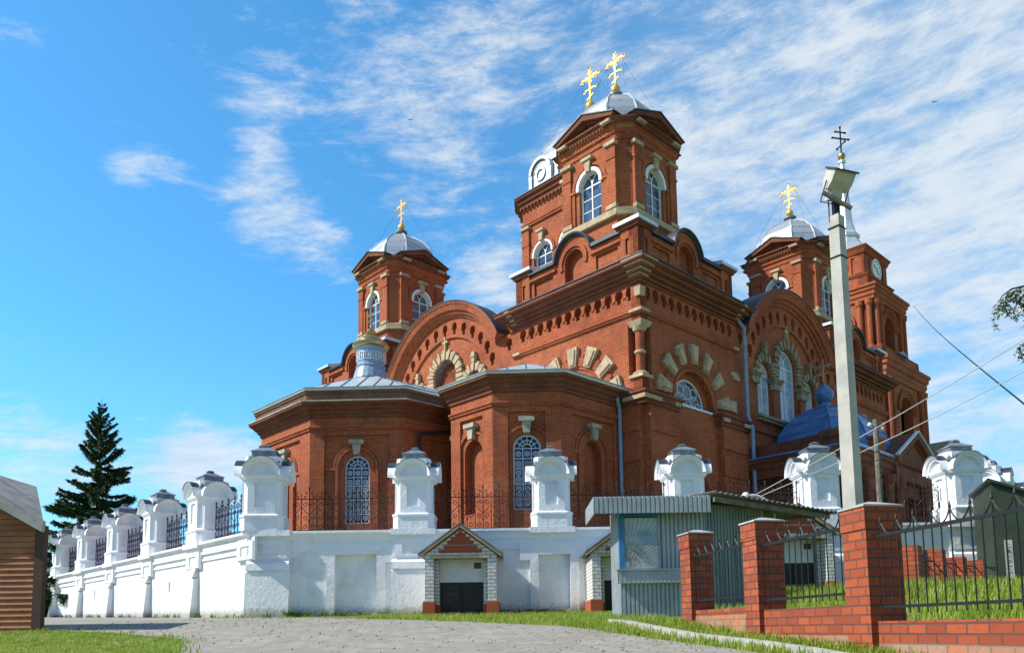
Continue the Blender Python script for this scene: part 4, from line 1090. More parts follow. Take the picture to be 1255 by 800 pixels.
# wheel window of the chapel
q = MB(); q.ring(FCE, 2.75, 5.35, .85, .97, -.2, -.1, 0, 180, 16)
for k in range(7): t = R_(k * 30); q.bar(FCE(2.75, -.15, 5.35), FCE(2.75 + .9 * math.cos(t), -.15, 5.35 + .9 * math.sin(t)), .05)
q.ring(FCE, 2.75, 5.35, .38, .45, -.2, -.12, 0, 180, 12); q.box(FCE, 1.8, 3.7, -.2, -.1, 5.3, 5.38); q.build('window', 'grille_paint', chp)
q = MB(); q.prism(FCE, arch(2.75, 1.9, 3.4, 5.35, 14), -.26, -.22); q.build('pane', 'glass', chp)
# blue dome
q = MB(); dc = (-2.0, 13.4)
prof = [(2.75, 8.3), (2.72, 9.3), (2.52, 9.9), (2.12, 10.5), (1.55, 11.0), (.9, 11.4), (.34, 11.6), (.3, 11.64)]
q.loft([octring(dc, r, r * .55, z) for r, z in prof]); bd = q.build('blue_dome', 'blue_roof', chp)
q = MB()
for x, y in ((-.55, -1), (.55, -1), (1, -.55), (1, .55), (.55, 1), (-.55, 1), (-1, .55), (-1, -.55)): q.tube([L(dc[0] + x * r, dc[1] + y * r, z + .02) for r, z in prof], .04, 4)
for r, z in prof[1:6]:
    P = octring(dc, r, r * .55, z + .012); q.tube(P + [P[0]], .022, 4)
q.build('dome_seam', 'blue_roof', chp)
D0 = L(*dc); q = MB(); q.lathe(D0, [(.42, 11.35), (.34, 11.6), (.26, 11.9), (.36, 11.95), (.30, 12.0), (.42, 12.12), (.50, 12.32), (.46, 12.50), (.30, 12.68), (.12, 12.82), (.05, 13.0)], 20); q.build('onion', 'blue_roof', chp, smooth=True)
q = MB(); cross(D0, 13.0, 1.3, q); q.build('cross', 'stone', chp)

# ---- bell tower
def bell():
    c = (CU, 55.6); org = L(c[0], c[1], 1); q = MB()
    def lvl(h, z0, z1, win=None, cols=False, pan=None):
        for Fq in faces(c):
            hl = [(arch(0, win[0], win[1], win[2], 12), .9, False)] if win else []
            if pan: hl += [(rect(a, b_, z0 + .5, z1 - .5), .12, True) for a, b_ in pan]
            q.plate(Fq, rect(-h, h, z0, z1), hl, h - 1.0, h)
            if win:
                for r in (.0, .28, .56): q.ring(Fq, 0, win[2], win[0] / 2 + .08 + r, win[0] / 2 + .24 + r, h, h + .12 + r * .2)
            if cols:
                for x in (-h + .35, -h + 1.3, h - 1.3, h - .35):
                    P = Fq(x, h + .16, 0); q.lathe(P, [(.36, z0), (.36, z0 + .5), (.25, z0 + .65), (.25, z1 - .7), (.38, z1 - .45), (.38, z1)], 10)
    def corn(h, z0, z1, p, ):
        d = (z1 - z0) / 5
        q.sweep([(c[0] - h, c[1] - h), (c[0] - h, c[1] + h), (c[0] + h, c[1] + h), (c[0] + h, c[1] - h)],
                [(-1, z0), (p * .3, z0), (p * .3, z0 + d), (p * .5, z0 + d * 1.4), (p * .5, z0 + 2.6 * d), (p * .75, z0 + 3 * d), (p * .75, z0 + 3.9 * d), (p, z0 + 4.2 * d), (p, z1), (-1, z1)], True, K, side=-1)
    lvl(5.0, 1, 24.1, (3.2, 16.0, 21.2), True); corn(5.0, 24.1, 26.0, .62)
    lvl(4.8, 26.0, 27.2); corn(4.6, 26.9, 27.4, .2)
    lvl(3.85, 27.2, 32.6, (2.5, 27.9, 30.3), True); corn(3.85, 32.6, 34.1, .6)
    lvl(3.25, 34.1, 35.6); corn(3.1, 35.3, 35.7, .3)
    lvl(2.85, 35.6, 38.4, pan=[(-2.5, -1.5), (1.5, 2.5)]); corn(2.85, 38.2, 38.9, .4)
    q.box(Fr(L(*c), A, B), -3, 3, -3, 3, 16, 16.2)
    for Fq in faces(c):
        for i in range(-12, 13): q.box(Fq, i * .38 - .09, i * .38 + .09, 5.3, 5.42, 25.0, 25.2)
    bt = q.build('bell_tower', 'brick', church, origin=org)
    q2 = MB(); q2.box(Fr(L(*c), A, B), -3.6, 3.6, -3.6, 3.6, 1, 26); q2.box(Fr(L(*c), A, B), -2.9, 2.9, -2.9, 2.9, 26, 36); q2.build('inner_core', 'black_in', bt, origin=org)
    for Fq in faces(c)[:2] + faces(c)[3:]:
        q3 = MB(); q3.ring(Fq, 0, 37.1, .001, 1.02, 2.85, 2.93, 0, 360, 28); q3.ring(Fq, 0, 37.1, 1.0, 1.12, 2.85, 3.0, 0, 360, 28); cf = q3.build('clock', 'clock_face', bt, origin=org)
        q3 = MB()
        for k in range(12): t = R_(30 * k); q3.bar(Fq(.80 * math.cos(t), 2.94, 37.1 + .80 * math.sin(t)), Fq(.93 * math.cos(t), 2.94, 37.1 + .93 * math.sin(t)), .06)
        q3.bar(Fq(0, 2.95, 37.1), Fq(.42, 2.95, 36.65), .08); q3.bar(Fq(0, 2.95, 37.1), Fq(-.62, 2.95, 37.45), .06); q3.build('clock_hands', 'iron', bt, origin=org)
    # white tent spire
    q4 = MB(); C0 = L(*c)
    q4.lathe(C0, [(3.2, 38.9), (2.6, 39.6), (1.6, 40.6), (1.2, 41.4), (1.35, 41.5), (1.35, 41.8), (1.0, 42.2), (.7, 43.4), (.62, 45), (.4, 47.5), (.25, 50.2), (.4, 50.3), (.4, 50.5), (.15, 50.7)], 8, R_(22.5), A, B); q4.build('spire', 'zinc', bt, origin=org)
    q5 = MB(); q5.ball(C0 + Z * 51.1, .42); q5.lathe(C0, [(.15, 50.6), (.3, 50.75), (.12, 50.8)], 10); q5.build('spire_ball', 'dull_gold', bt, origin=org)
    q6 = MB(); D_ = Vector((.98, .2, 0)).normalized()
    def F(a, n, z): return C0 + D_ * a + D_.cross(Z) * n + Z * z
    q6.box(F, -.06, .06, -.05, .05, 51.3, 54.5); q6.box(F, -1.0, 1.0, -.05, .05, 53.1, 53.24); q6.box(F, -.6, .6, -.05, .05, 53.85, 53.98); q6.bar(F(-.5, 0, 51.9), F(.5, 0, 52.9), .13)
    for x, z in ((-1, 53.17), (1, 53.17), (-.6, 53.92), (.6, 53.92), (0, 54.5), (-.5, 51.9), (.5, 52.9)): q6.ball(F(x, 0, z), .13, 8)
    q6.build('cross', 'dark_sheet', bt, origin=org)
    q7 = MB(); q7.box(Fr(L(*c), A, B), -3.95, 3.95, -3.95, 3.95, 27.21, 27.24)
    for Fq in faces(c): q7.prism(Fq, [(-1.3, 27.2), (1.3, 27.2), (0, 27.7)], 3.9, 5.1)
    q7.build('tower_flashing', 'blue_roof', bt, origin=org)
bell()
# nave between the square and the bell tower
q = MB(); q.box(Fr(K, A, B), 5.5, 22.3, V, 51, .8, 13.5); nv = q.build('nave_wall', 'brick', church)
q = MB(); q.prism(Fr(K, A, B), [(5.2, 13.5), (22.6, 13.5), (13.9, 16.8)], V + .1, 51); q.build('nave_roof', 'blue_roof', church)
q = MB(); q.sweep([(5.5, V), (5.5, 51)], [(-.3, 12.8), (.2, 12.9), (.6, 13.4), (.6, 13.6), (-.3, 13.6)], False, K, side=-1); q.build('nave_cornice', 'brick_old', church)

# ---- rainwater pipes
def pipe(pts, r=.085, mat='blue_drum'):
    q = MB()
    for a, b_ in zip(pts, pts[1:]): q.tube([a, b_], r, 8)
    for p in pts[1:-1]: q.ball(p, r * 1.1, 8)
    q.build('downpipe', mat, church)
pipe([L(-.02, 7.9, 15.9) + Z * .0, L(-.35, 8.22, 15.2), L(-.35, 8.22, 10.6), L(-.50, 8.35, 10.0), L(-.50, 8.35, 1)], .10, 'blue_drum')
pipe([L(.85, -.72, 10.3), L(.85, -.72, 10.0), L(.92, -.5, 9.6), L(.92, -.5, 1)], .09, 'blue_drum')
q = MB(); q.lathe(L(.85, -.72), [(.10, 10.2), (.2, 10.4), (.2, 10.55)], 10); q.build('pipe_head', 'blue_drum', church)
pipe([L(7.9, -.3, 10.2), L(8.15, -6.1, 9.0), L(8.15, -6.1, 1)], .09, 'rust_iron')

# ------------------------------------------------------------------ the white enclosing wall
YW = .745
AW = Vector((-math.sin(YW), math.cos(YW), 0)); NW = Vector((-math.cos(YW), -math.sin(YW), 0))
CW = Vector((-8.60, 26.0, 0))
wall = empty('enclosing_wall', (-8.2, 26.3, .5), 'whitewashed enclosing wall with arched pillars and iron railings around the churchyard', 'wall')
FW = Fr((0, 26.0, 0), (1, 0, 0), (0, -1, 0))
FL = Fr(CW, AW, NW)
PX = [-3.24, 1.33, 5.80, 10.28, 15.05]
CAP = [(-1.3, 3.12), (.10, 3.12), (.13, 3.18), (.22, 3.22), (.22, 3.30), (-1.3, 3.32)]
q = MB()
niches = [(-5.82, -4.45, .62, 2.52), (.86, 1.90, .66, 2.44), (6.9, 8.2, .7, 2.5)]
q.plate(FW, rect(-8.6, 15.8, -.2, 3.12), [(rect(a, b_, c, d), .20, True) for a, b_, c, d in niches], -1.2, 0)
q.box(FW, -8.6, 15.8, 0, .05, 2.62, 3.12); q.box(FW, -8.6, 15.8, .05, .09, 2.98, 3.12)
for a, b_, c, d in niches:
    q.plate(FW, [(a - .28, .4), (a, .4), (a, d), (b_, d), (b_, .4), (b_ + .28, .4), (b_ + .28, 2.25), (b_ + .55, 2.25), (b_ + .55, 2.85), (a - .6, 2.85), (a - .6, 2.25), (a - .28, 2.25)], [], 0, .09)
q.box(FW, -4.9, -4.66 if False else -4.9 + .0001, .0, .06, 2.3, 2.95) if False else None
for x in [-8.0] + PX:
    if x == 1.33: continue
    q.box(FW, x - .72, x + .72, 0, .10, 2.30, 3.12)
    q.plate(FW, rect(x - .62, x + .62, 2.42, 3.02), [(rect(x - .36, x + .36, 2.52, 2.86), .06, True)], .10, .15)
    q.prism(Fr(FW(x - .72, 0, 0), FW.N, FW.S), [(0, -.1), (.30, -.1), (.20, 1.95), (.16, 2.02), (0, 2.02)], 0, 1.44)
    q.prism(Fr(FW(x - .70, 0, 0), FW.N, FW.S), [(0, 2.02), (.24, 2.02), (.22, 2.24), (.12, 2.34), (0, 2.34)], 0, 1.40)
w1 = q.build('wall_section', 'plaster_shade', wall)
q = MB()
q.plate(FL, rect(0, 30, -.2, 3.12), [(rect(a, a + .16, 1.55 + .012 * a, 1.95 + .012 * a), .2, True) for a in (7.3, 17.5)], -1.0, 0)
q.box(FL, 0, 30, 0, .08, 2.86, 3.12)
q.box(FL, 0, 30, 0, .05, 2.62, 2.70)
LPX = [4.72 + 5.08 * k for k in range(5)]
for x in [.2] + LPX:
    q.box(FL, x - .66, x + .66, 0, .10, 2.36, 3.12)
    q.plate(FL, rect(x - .6, x + .6, 2.4, 3.0), [(rect(x - .34, x + .34, 2.5, 2.84), .06, True)], .10, .14)
    if x > 1:
        q.prism(Fr(FL(x - .34, 0, 0), FL.N, FL.S), [(0, .0), (.36, .0), (.20, 1.95 + .01 * x), (.0, 2.0 + .01 * x)], 0, .68)
        q.prism(Fr(FL(x - .30, 0, 0), FL.N, FL.S), [(0, 2.02 + .01 * x), (.24, 2.02 + .01 * x), (.12, 2.38), (0, 2.38)], 0, .60)
w2 = q.build('wall_section', 'whitewash', wall)
q = MB()
FR = Fr((15.75, 26, 0), Vector((.62, .785, 0)), Vector((.785, -.62, 0)))
q.box(FR, 0, 26, -1.0, 0, -.2, 3.12); q.build('wall_section', 'whitewash', wall)
q = MB()
XW = Vector((1, 0, 0)); YWv = Vector((0, 1, 0))
PL = [CW + AW * 30, CW, Vector((15.78, 26, 0)), FR(26, 0, 0)]
q.sweep([(p.x, p.y) for p in PL], CAP, False, Vector((0, 0, 0)), side=1, X=XW, Y=YWv)
for x in [-8.0] + PX: q.box(FW, x - .74, x + .74, -1.25, .26, 3.14, 3.33)
for x in LPX: q.box(FL, x - .72, x + .72, -1.1, .25, 3.14, 3.33)
q.build('wall_coping', 'plaster_shade', wall)

# one pillar, standing at the origin of its own frame, then copied
def make_pillar():
    o0 = Vector((0, 0, 0)); X = Vector((1, 0, 0)); Y = Vector((0, 1, 0))
    def oc(h, f): return [(-f, -h), (-h, -f), (-h, f), (-f, h), (f, h), (h, f), (h, -f), (f, -h)]
    def ringo(h, f, z): return [Vector((x, y, z)) for x, y in oc(h, f)]
    m = MB(); h, f = .60, .46
    m.loft([ringo(h - .04, f - .03, 0), ringo(h - .04, f - .03, 2.35)])
    m.sweep(oc(h, f), [(-.2, 0), (.07, 0), (.07, .40), (.10, .42), (.10, .47), (0, .54), (-.2, .54)], True, o0, side=-1, X=X, Y=Y)
    fr = [Fr(o0, X, -Y), Fr(o0, Y, -X), Fr(o0, X, Y), Fr(o0, Y, X)]
    for F in fr:
        m.plate(F, rect(-.42, .42, .5, 1.72), [(rect(-.21, .21, .74, 1.50), .08, True)], h - .1, h + .02)
        m.box(F, -.50, .50, h - .1, h + .07, 1.68, 1.74)
        m.prism(F, arch(0, .94, 1.70, 1.72, 12), h - .3, h + .01)
        m.arcprof(F, 0, 1.72, [(.36, h - .3), (.36, h + .05), (.42, h + .05), (.42, h + .13), (.48, h + .13), (.50, h + .19), (.58, h + .25), (.58, h - .5), (.36, h - .5)], 0, 180, 20)
    m.sweep(oc(h, f), [(-.2, 1.62), (.05, 1.62), (.10, 1.70), (.10, 1.75), (-.2, 1.75)], True, o0, side=-1, X=X, Y=Y)
    p = m.build('pillar', 'plaster_shade', wall, origin=o0); p.location = (0, 0, 0)
    def sub(mb, nm, mt):
        me_o = mb.build(nm, mt, None, origin=o0); me_o.parent = p; return me_o
    r = MB()
    for F in fr: r.arcprof(F, 0, 1.72, [(.582, -.1), (.582, h + .27), (.593, h + .27), (.593, -.1)], 36, 144, 14)
    sub(r, 'hood_sheet', 'dark_sheet')
    r = MB()
    def sq(a, z): return [Vector((x * a, y * a, z)) for x, y in ((-1, -1), (1, -1), (1, 1), (-1, 1))]
    r.loft([sq(.60, 2.06), sq(.44, 2.34), sq(.40, 2.36)]); r.loft([sq(.44, 2.34), sq(.44, 2.39), sq(.37, 2.40)]); r.loft([sq(.37, 2.38), sq(.37, 2.55), sq(.30, 2.57)])
    r.loft([sq(.40, 2.54), sq(.40, 2.57), sq(.10, 2.74), sq(.09, 2.77)]); r.loft([sq(.12, 2.77), sq(.12, 2.80), sq(.05, 2.83)])
    sub(r, 'pillar_roof', 'grey_sheet')
    return p
pil = make_pillar()
spots = [(Vector((-8.30, 26.45, 3.33)), R_(6), 1.06)] + [(Vector((x, 26.42, 3.33)), 0.0, 1.0) for x in PX]
spots += [(FL(x, -.45, 3.33), YW - math.pi / 2 + R_(90), 1.0) for x in LPX]
spots += [(FR(3.6, -.45, 3.33), math.atan2(FR.S.y, FR.S.x), 1.0), (FR(7.6, -.45, 3.33), math.atan2(FR.S.y, FR.S.x), 1.0), (FR(11.6, -.45, 3.33), math.atan2(FR.S.y, FR.S.x), 1.0)]
for i, (p_, rz, sc) in enumerate(spots):
    o = pil if i == 0 else copy_tree(pil, wall)
    o.location = p_ - wloc(wall); o.rotation_euler = (0, 0, rz); o.scale = (sc, sc, sc * 1.0)
    if i >= 6 and i <= 10: o.data = o.data
roofz = MATS['zinc']
# right-hand pillars carry paler zinc roofs
# railings
def make_railing(ln, mat):
    F = Fr((0, 0, 0), (1, 0, 0), (0, -1, 0)); b = MB(); s = MB(); n = max(3, round(ln / .27)); st = ln / n
    for z in (.06, 1.12): b.box(F, 0, ln, -.014, .014, z, z + .028)
    for k in range(n + 1):
        x = k * st; b.box(F, x - .014, x + .014, -.014, .014, .06, 1.12 if k % 2 else 1.45)
        if k % 2 == 0:
            b.lathe(Vector((x, 0, 0)), [(.004, 1.58), (.034, 1.50), (.02, 1.44), (.03, 1.42), (.008, 1.40)], 6)
            for z in (.36, .92): b.box(F, x - .026, x + .026, -.02, .02, z, z + .05)
        else:
            b.lathe(Vector((x, 0, 0)), [(.003, 1.32), (.026, 1.26), (.008, 1.20), (.01, 1.12)], 6)
            b.box(F, x - .022, x + .022, -.02, .02, .62, .66)
    def spiral(cx, cz, r, a0, turns, sg):
        P = []
        N_ = int(9 * turns) + 4
        for i in range(N_ + 1):
            t = i / N_; a = a0 + sg * 2 * math.pi * turns * t; rr = r * (1 - .75 * t); P.append(F(cx + rr * math.cos(a), 0, cz + rr * math.sin(a)))
        s.tube(P, .013, 3)
    for k in range(n):
        x0 = k * st; c = x0 + st / 2; sg = 1 if k % 2 == 0 else -1
        r = st * .34
        for z in (.20, .50, .96): spiral(c + sg * .01, z, r, math.pi / 2 * (1 if z != .5 else -1), 1.35, sg if z != .5 else -sg)
        s.tube([F(x0 + (.02 if sg > 0 else st - .02), 0, .60), F(c, 0, .72), F(x0 + (st - .02 if sg > 0 else .02), 0, .86)], .013, 3)
        spiral(c, 1.21, r * .62, -math.pi / 2, 1.2, sg); spiral(c - sg * .02, 1.34, r * .5, -math.pi / 2, 1.1, -sg)
    return b, s
def railing(p0, p1, mat, name='iron_railing'):
    p0, p1 = Vector(p0), Vector(p1); ln = (p1 - p0).length; b, s = make_railing(ln, mat)
    o = b.build(name, mat, None, origin=(0, 0, 0)); o.parent = wall; o.location = p0 - wloc(wall); o.rotation_euler = (0, 0, math.atan2(p1.y - p0.y, p1.x - p0.x))
    s_ = s.build('scrollwork', mat, None, origin=(0, 0, 0)); s_.parent = o
    return o
proto = None
xs_ = [-8.0] + PX
for a, b_ in zip(xs_, xs_[1:]):
    railing((a + .66, 26.42, 3.32), (b_ - .66, 26.42, 3.32), 'rust_iron')
ls = [.35] + LPX + [LPX[-1] + 5.08]
lr = None
for i, (a, b_) in enumerate(zip(ls, ls[1:])):
    p0 = FL(b_ - .66, -.45, 3.32); p1 = FL(a + .70, -.45, 3.32)
    railing(p0, p1, 'blue_iron')
railing(FR(.6, -.45, 3.32), FR(3.0, -.45, 3.32), 'rust_iron')

# ------------------------------------------------------------------ gabled brick porches against the wall
def make_porch():
    z0 = .42; F = Fr((0, 24.0, 0), (1, 0, 0), (0, -1, 0)); o0 = Vector((0, 24.0, .45))
    e = empty('gabled_porch', o0, None, 'porch')
    def bl(m, n, mt): 
        o = m.build(n, mt, None, origin=o0); o.location = (0, 0, 0); o.parent = e; return o
    for sg in (-1, 1):
        m = MB(); a, b_ = sorted((sg * .82, sg * 1.08)); m.box(F, a, b_, -2.0, 0, .8, 2.28); 
        a, b_ = sorted((sg * .68, sg * .82)); m.box(F, a, b_, -.9, -.35, .72, 2.15); bl(m, 'brick_pier', 'white_brick')
        m = MB(); a, b_ = sorted((sg * .78, sg * 1.15)); m.box(F, a, b_, -2.0, .05, .30, .88); a, b_ = sorted((sg * .66, sg * .78)); m.box(F, a, b_, -.9, -.3, .3, .80); bl(m, 'pier_base', 'porch_brick')
        m = MB(); a, b_ = sorted((sg * .80, sg * 1.13)); m.box(F, a, b_, -2.0, .03, .88, .92); bl(m, 'base_slab', 'concrete')
    m = MB(); m.prism(F, [(-1.12, 2.28), (1.12, 2.28), (0, 3.08)], -.25, 0); gb = bl(m, 'gable', 'white_brick')
    m = MB()
    for k, (w, z) in enumerate(((.66, 2.36), (.50, 2.36 + .12), (.40, 2.62), (.29, 2.73), (.16, 2.84), (.06, 2.90))):
        m.box(F, -w, w, 0, .012, z, z + .115)
    bl(m, 'red_brick_pattern', 'porch_brick')
    m = MB(); m.box(F, -.9, .9, -.25, .03, 2.20, 2.28); bl(m, 'lintel', 'cream_beam')
    m = MB()
    for sg in (-1, 1):
        p = F(0, .10, 3.17); q_ = F(sg * 1.24, .10, 2.26); m.bar(p, q_, .06, .12, up=Vector((0, 1, 0)))
        m.prism(F, [(0, 3.24), (0, 3.12), (sg * 1.27, 2.20), (sg * 1.27, 2.32)], .07, .12)
    bl(m, 'verge_board', 'verge_wood')
    m = MB()
    for sg in (-1, 1): m.prism(F, [(0, 3.25), (0, 3.28), (sg * 1.30, 2.33), (sg * 1.28, 2.30)], -2.0, .16)
    bl(m, 'porch_roof', 'grey_sheet')
    m = MB(); m.box(F, -.82, .82, -.75, -.62, 1.50, 2.22); bl(m, 'fanlight_board', 'white_paint')
    m = MB(); m.box(F, .38, .60, -.62, -.60, 1.92, 2.10); bl(m, 'notice', 'sign_dark')
    m = MB()
    for a, b_ in ((-.70, -.012), (.012, .70)): m.box(F, a, b_, -.70, -.64, .36, 1.50)
    m.box(F, -.7, .7, -.72, -.70, .36, 1.5); d = bl(m, 'door', 'door_dark')
    return e
por = make_porch()
# chalked writing on the left leaf of the first porch door: too faint to read in the photograph, kept as strokes
FP = Fr((0, 24.0, 0), (1, 0, 0), (0, -1, 0)); cm = MB(); rnd = random.Random(5)
for k, (z, w, hh) in enumerate(((1.28, .30, .04), (1.20, .20, .03), (1.10, .34, .08), (.98, .26, .03), (.92, .28, .03), (.86, .18, .03))):
    x = -.36 - w / 2
    while x < -.36 + w / 2:
        a = FP(x, -.636, z + rnd.uniform(-.3, .3) * hh); b_ = FP(x + .02, -.636, z + hh * rnd.uniform(.4, 1)); cm.bar(a, b_, .008, .004, up=Vector((0, 1, 0))); x += .035
for a, b_ in (((-.56, .78), (-.56, 1.34)), ((-.56, 1.34), (-.16, 1.34)), ((-.16, 1.34), (-.16, .9))): cm.bar(FP(a[0], -.636, a[1]), FP(b_[0], -.636, b_[1]), .007, .004, up=Vector((0, 1, 0)))
ck = cm.build('chalk_marks', 'chalk', None, origin=(0, 24.0, .45)); 
P2_ = []
for x, lab in ((-1.57, 'gabled white and red brick porch with black door, left of the metal kiosk'), (3.50, 'gabled brick porch partly hidden behind the left side of the kiosk'), (8.72, 'gabled brick porch seen behind the iron railings of the brick fence')):
    o = por if not P2_ else copy_tree(por); P2_.append(o); o.location = (x, 24.0, .45 + gz(x, 24) - .46); o['label'] = lab; o['group'] = 'gabled porches along the white wall'
ck.location = (0, 0, 0); ck.parent = por

# ------------------------------------------------------------------ metal kiosk
KZ = .22
kio = empty('metal_kiosk', (3.5, 18, KZ), 'grey-green ribbed metal kiosk with barred window behind the brick fence', 'kiosk')
FK = Fr((0, 18.0, 0), (1, 0, 0), (0, -1, 0)); SD = Vector((.87, .49, 0)).normalized(); FKS = Fr((4.40, 18.0, 0), SD, Vector((SD.y, -SD.x, 0)))
def ribs(m, F, s0, s1, n, z0, z1, step=.098, d=.038, ztop=None):
    x = s0
    while x < s1 - .01:
        e = min(x + step, s1); zt0 = ztop(x) if ztop else z1; zt1 = ztop(e) if ztop else z1
        w = step * .22
        pts = [(x, 0), (x + w * .5, -d), (x + w * 1.3, -d), (x + w * 1.8, 0), (e, 0)]
        m.add([F(a, n + b_, z0) for a, b_ in pts] + [F(a, n + b_, zt0 + (zt1 - zt0) * (a - x) / max(.01, e - x)) for a, b_ in pts], [(i, i + 1, i + 6, i + 5) for i in range(4)])
        x = e
m = MB(); m.box(FK, 2.48, 4.38, -1.6, -.06, KZ, 2.8); m.build('inner_box', 'black_in', kio)
m = MB(); ribs(m, FK, 2.46, 4.40, 0, KZ, 1.02); ribs(m, FK, 3.40, 4.40, 0, 1.02, 2.8); mk = m; m = MB(); ribs(m, FKS, 0, 1.9, 0, KZ, 2.8); m.build('side_wall', 'kiosk_shaded_green', kio); m = mk; ribs(m, Fr((2.46, 18.0, 0), (0, 1, 0), (-1, 0, 0)), 0, 1.7, 0, KZ, 2.8); ribs(m, Fr(FKS(1.9, 0, 0), Vector((-.49, .87, 0)), SD), 0, 1.8, 0, KZ, 2.75); m.build_each('kiosk_wall', 'kiosk_sheet', kio)
m = MB(); ribs(m, FK, 2.37, 3.98, .16, 1.0, 1.30, .10); m.box(FK, 2.37, 3.98, 0, .155, 1.0, 1.29); m.box(FK, 2.35, 4.0, 0, .2, 1.29, 1.315); m.build('counter', 'kiosk_sheet', kio)
m = MB()
def tilt(x): return 2.90
ribs(m, FK, 1.84, 4.46, .42, 2.55, 2.93, .105, .03); ribs(m, Fr(FK(1.84, .42, 0), Vector((0, 1, 0)), Vector((-1, 0, 0))), 0, 2.0, 0, 2.55, 2.93, .105, .03)
m.box(FK, 1.87, 4.42, -1.5, .385, 2.86, 2.90); m.build('fascia', 'kiosk_sheet', kio)
m = MB(); m.box(FK, 2.44, 2.56, -.06, .05, 1.3, 2.72); m.box(FK, 2.44, 3.44, -.06, .04, 2.52, 2.66); m.box(FK, 2.36, 2.42, .1, .4, 2.5, 2.56); m.build('blue_frame', 'blue_paint', kio)
m = MB(); m.box(FK, 2.56, 3.36, -.05, -.02, 1.32, 2.50); m.build('window_glass', 'glass_pale', kio)
m = MB(); m.box(FK, 2.60, 3.34, -.019, -.012, 1.34, 1.86); m.build('window_curtain', 'curtain', kio)
m = MB(); m.box(FK, 3.34, 3.38, -.04, .05, 1.32, 2.55)
for k in range(17):
    a = R_(4 + 86 * k / 16); c0 = (2.58, 1.36); ln = min(.78 / max(.05, math.cos(a)), 1.13 / max(.05, math.sin(a)))
    m.tube([FK(c0[0] + ln * .12 * math.cos(a), .02, c0[1] + ln * .12 * math.sin(a)), FK(c0[0] + ln * math.cos(a), .02, c0[1] + ln * math.sin(a))], .006, 4)
for k in range(4):
    P = [FK(2.68 + .15 * k + .07 * math.cos(2 * math.pi * i / 10), .02, 2.12 + .05 * k / 4 + .06 * math.sin(2 * math.pi * i / 10)) for i in range(11)]; m.tube(P, .006, 3)
for rr in (.30, .42, .54):
    for k in range(7):
        a = R_(8 + 12 * k); m.tube([FK(2.58 + rr * math.cos(a + t * .05), .025, 1.36 + (rr + .05 * math.sin(t * 1.5)) * math.sin(a + t * .05)) for t in range(4)], .012, 4)
m.build('window_grille', 'trim_grey', kio)
m = MB(); m.box(FK, 2.44, 4.0, -.1, .03, gz(3, 18) - .25, KZ); m.build('footing', 'concrete', kio)
# corrugated cement roof over the rear part
m = MB(); n_ = 60; P = []
for i in range(n_ * 2 + 1):
    s_ = -.2 + 4.0 * i / (n_ * 2); zz_ = 2.97 - .055 * s_ + .022 * math.sin(i * math.pi / 2 * .82)
    P += [FKS(s_, .62, zz_), FKS(s_, -2.2, zz_ + .12)]
    P += [FKS(s_, .62, zz_ - .02), FKS(s_, -2.2, zz_ + .10)]
for i in range(n_ * 2):
    a = 4 * i; m.f += [[a, a + 4, a + 5, a + 1], [a + 2, a + 6, a + 7, a + 3], [a, a + 4, a + 6, a + 2]]
m.v = [Vector(p) for p in P]; m.build('corrugated_roof', 'corrugated_cement', kio, smooth=False)
m = MB(); m.bar(FKS(-.1, .45, 2.84), FKS(3.7, .45, 2.66), .05, .12); m.bar(FKS(3.6, .05, KZ), FKS(3.6, .05, 2.7), .07); m.bar(FKS(3.6, .5, 2.70), FKS(3.6, -1.8, 2.80), .06); m.build('roof_beam', 'grey_wood', kio)

# ------------------------------------------------------------------ brick fence in the foreground
fd = Vector((.184, -.983, 0)).normalized(); fn = Vector((-.983, -.184, 0))      # along, outward to the left
P0 = Vector((3.05, 13.10, 0)); P1v = Vector((3.46, 10.90, 0)); P2v = Vector((3.93, 8.62, 0)); P3v = Vector((4.42, 6.0, 0))
fen = empty('brick_fence', P1v + Z * -.2, 'low red brick fence with tall square pillars and wrought iron panels in the foreground', 'fence')
FF = Fr(P2v, fd, fn)
def fpil(c, z0, z1, w=.40):
    F = Fr(c, fd, fn); h = w / 2; m = MB(); rnd = random.Random(int(c.y * 10))
    m.box(F, -h, h, -h, h, z0 - .5, z1 - .26); m.box(F, -h - .014, h + .014, -h - .014, h + .014, z1 - .26, z1 - .02)
    p = m.build('brick_pillar', 'fence_brick', fen)
    m = MB(); a = h + .03
    m.loft([[F(-a, -a, z1 - .02), F(a, -a, z1 - .02), F(a, a, z1 - .02), F(-a, a, z1 - .02)], [F(-a, -a, z1), F(a, -a, z1), F(a, a, z1), F(-a, a, z1)], [F(-.05, -.05, z1 + .055), F(.05, -.05, z1 + .055), F(.05, .05, z1 + .055), F(-.05, .05, z1 + .055)]])
    m.build('mortar_cap', 'kerb', p)
fpil(P0, .0, 1.54); fpil(P1v, -.25, 1.43); fpil(P2v, -.3, 1.275, .42); fpil(P3v, -.55, 1.1, .42)
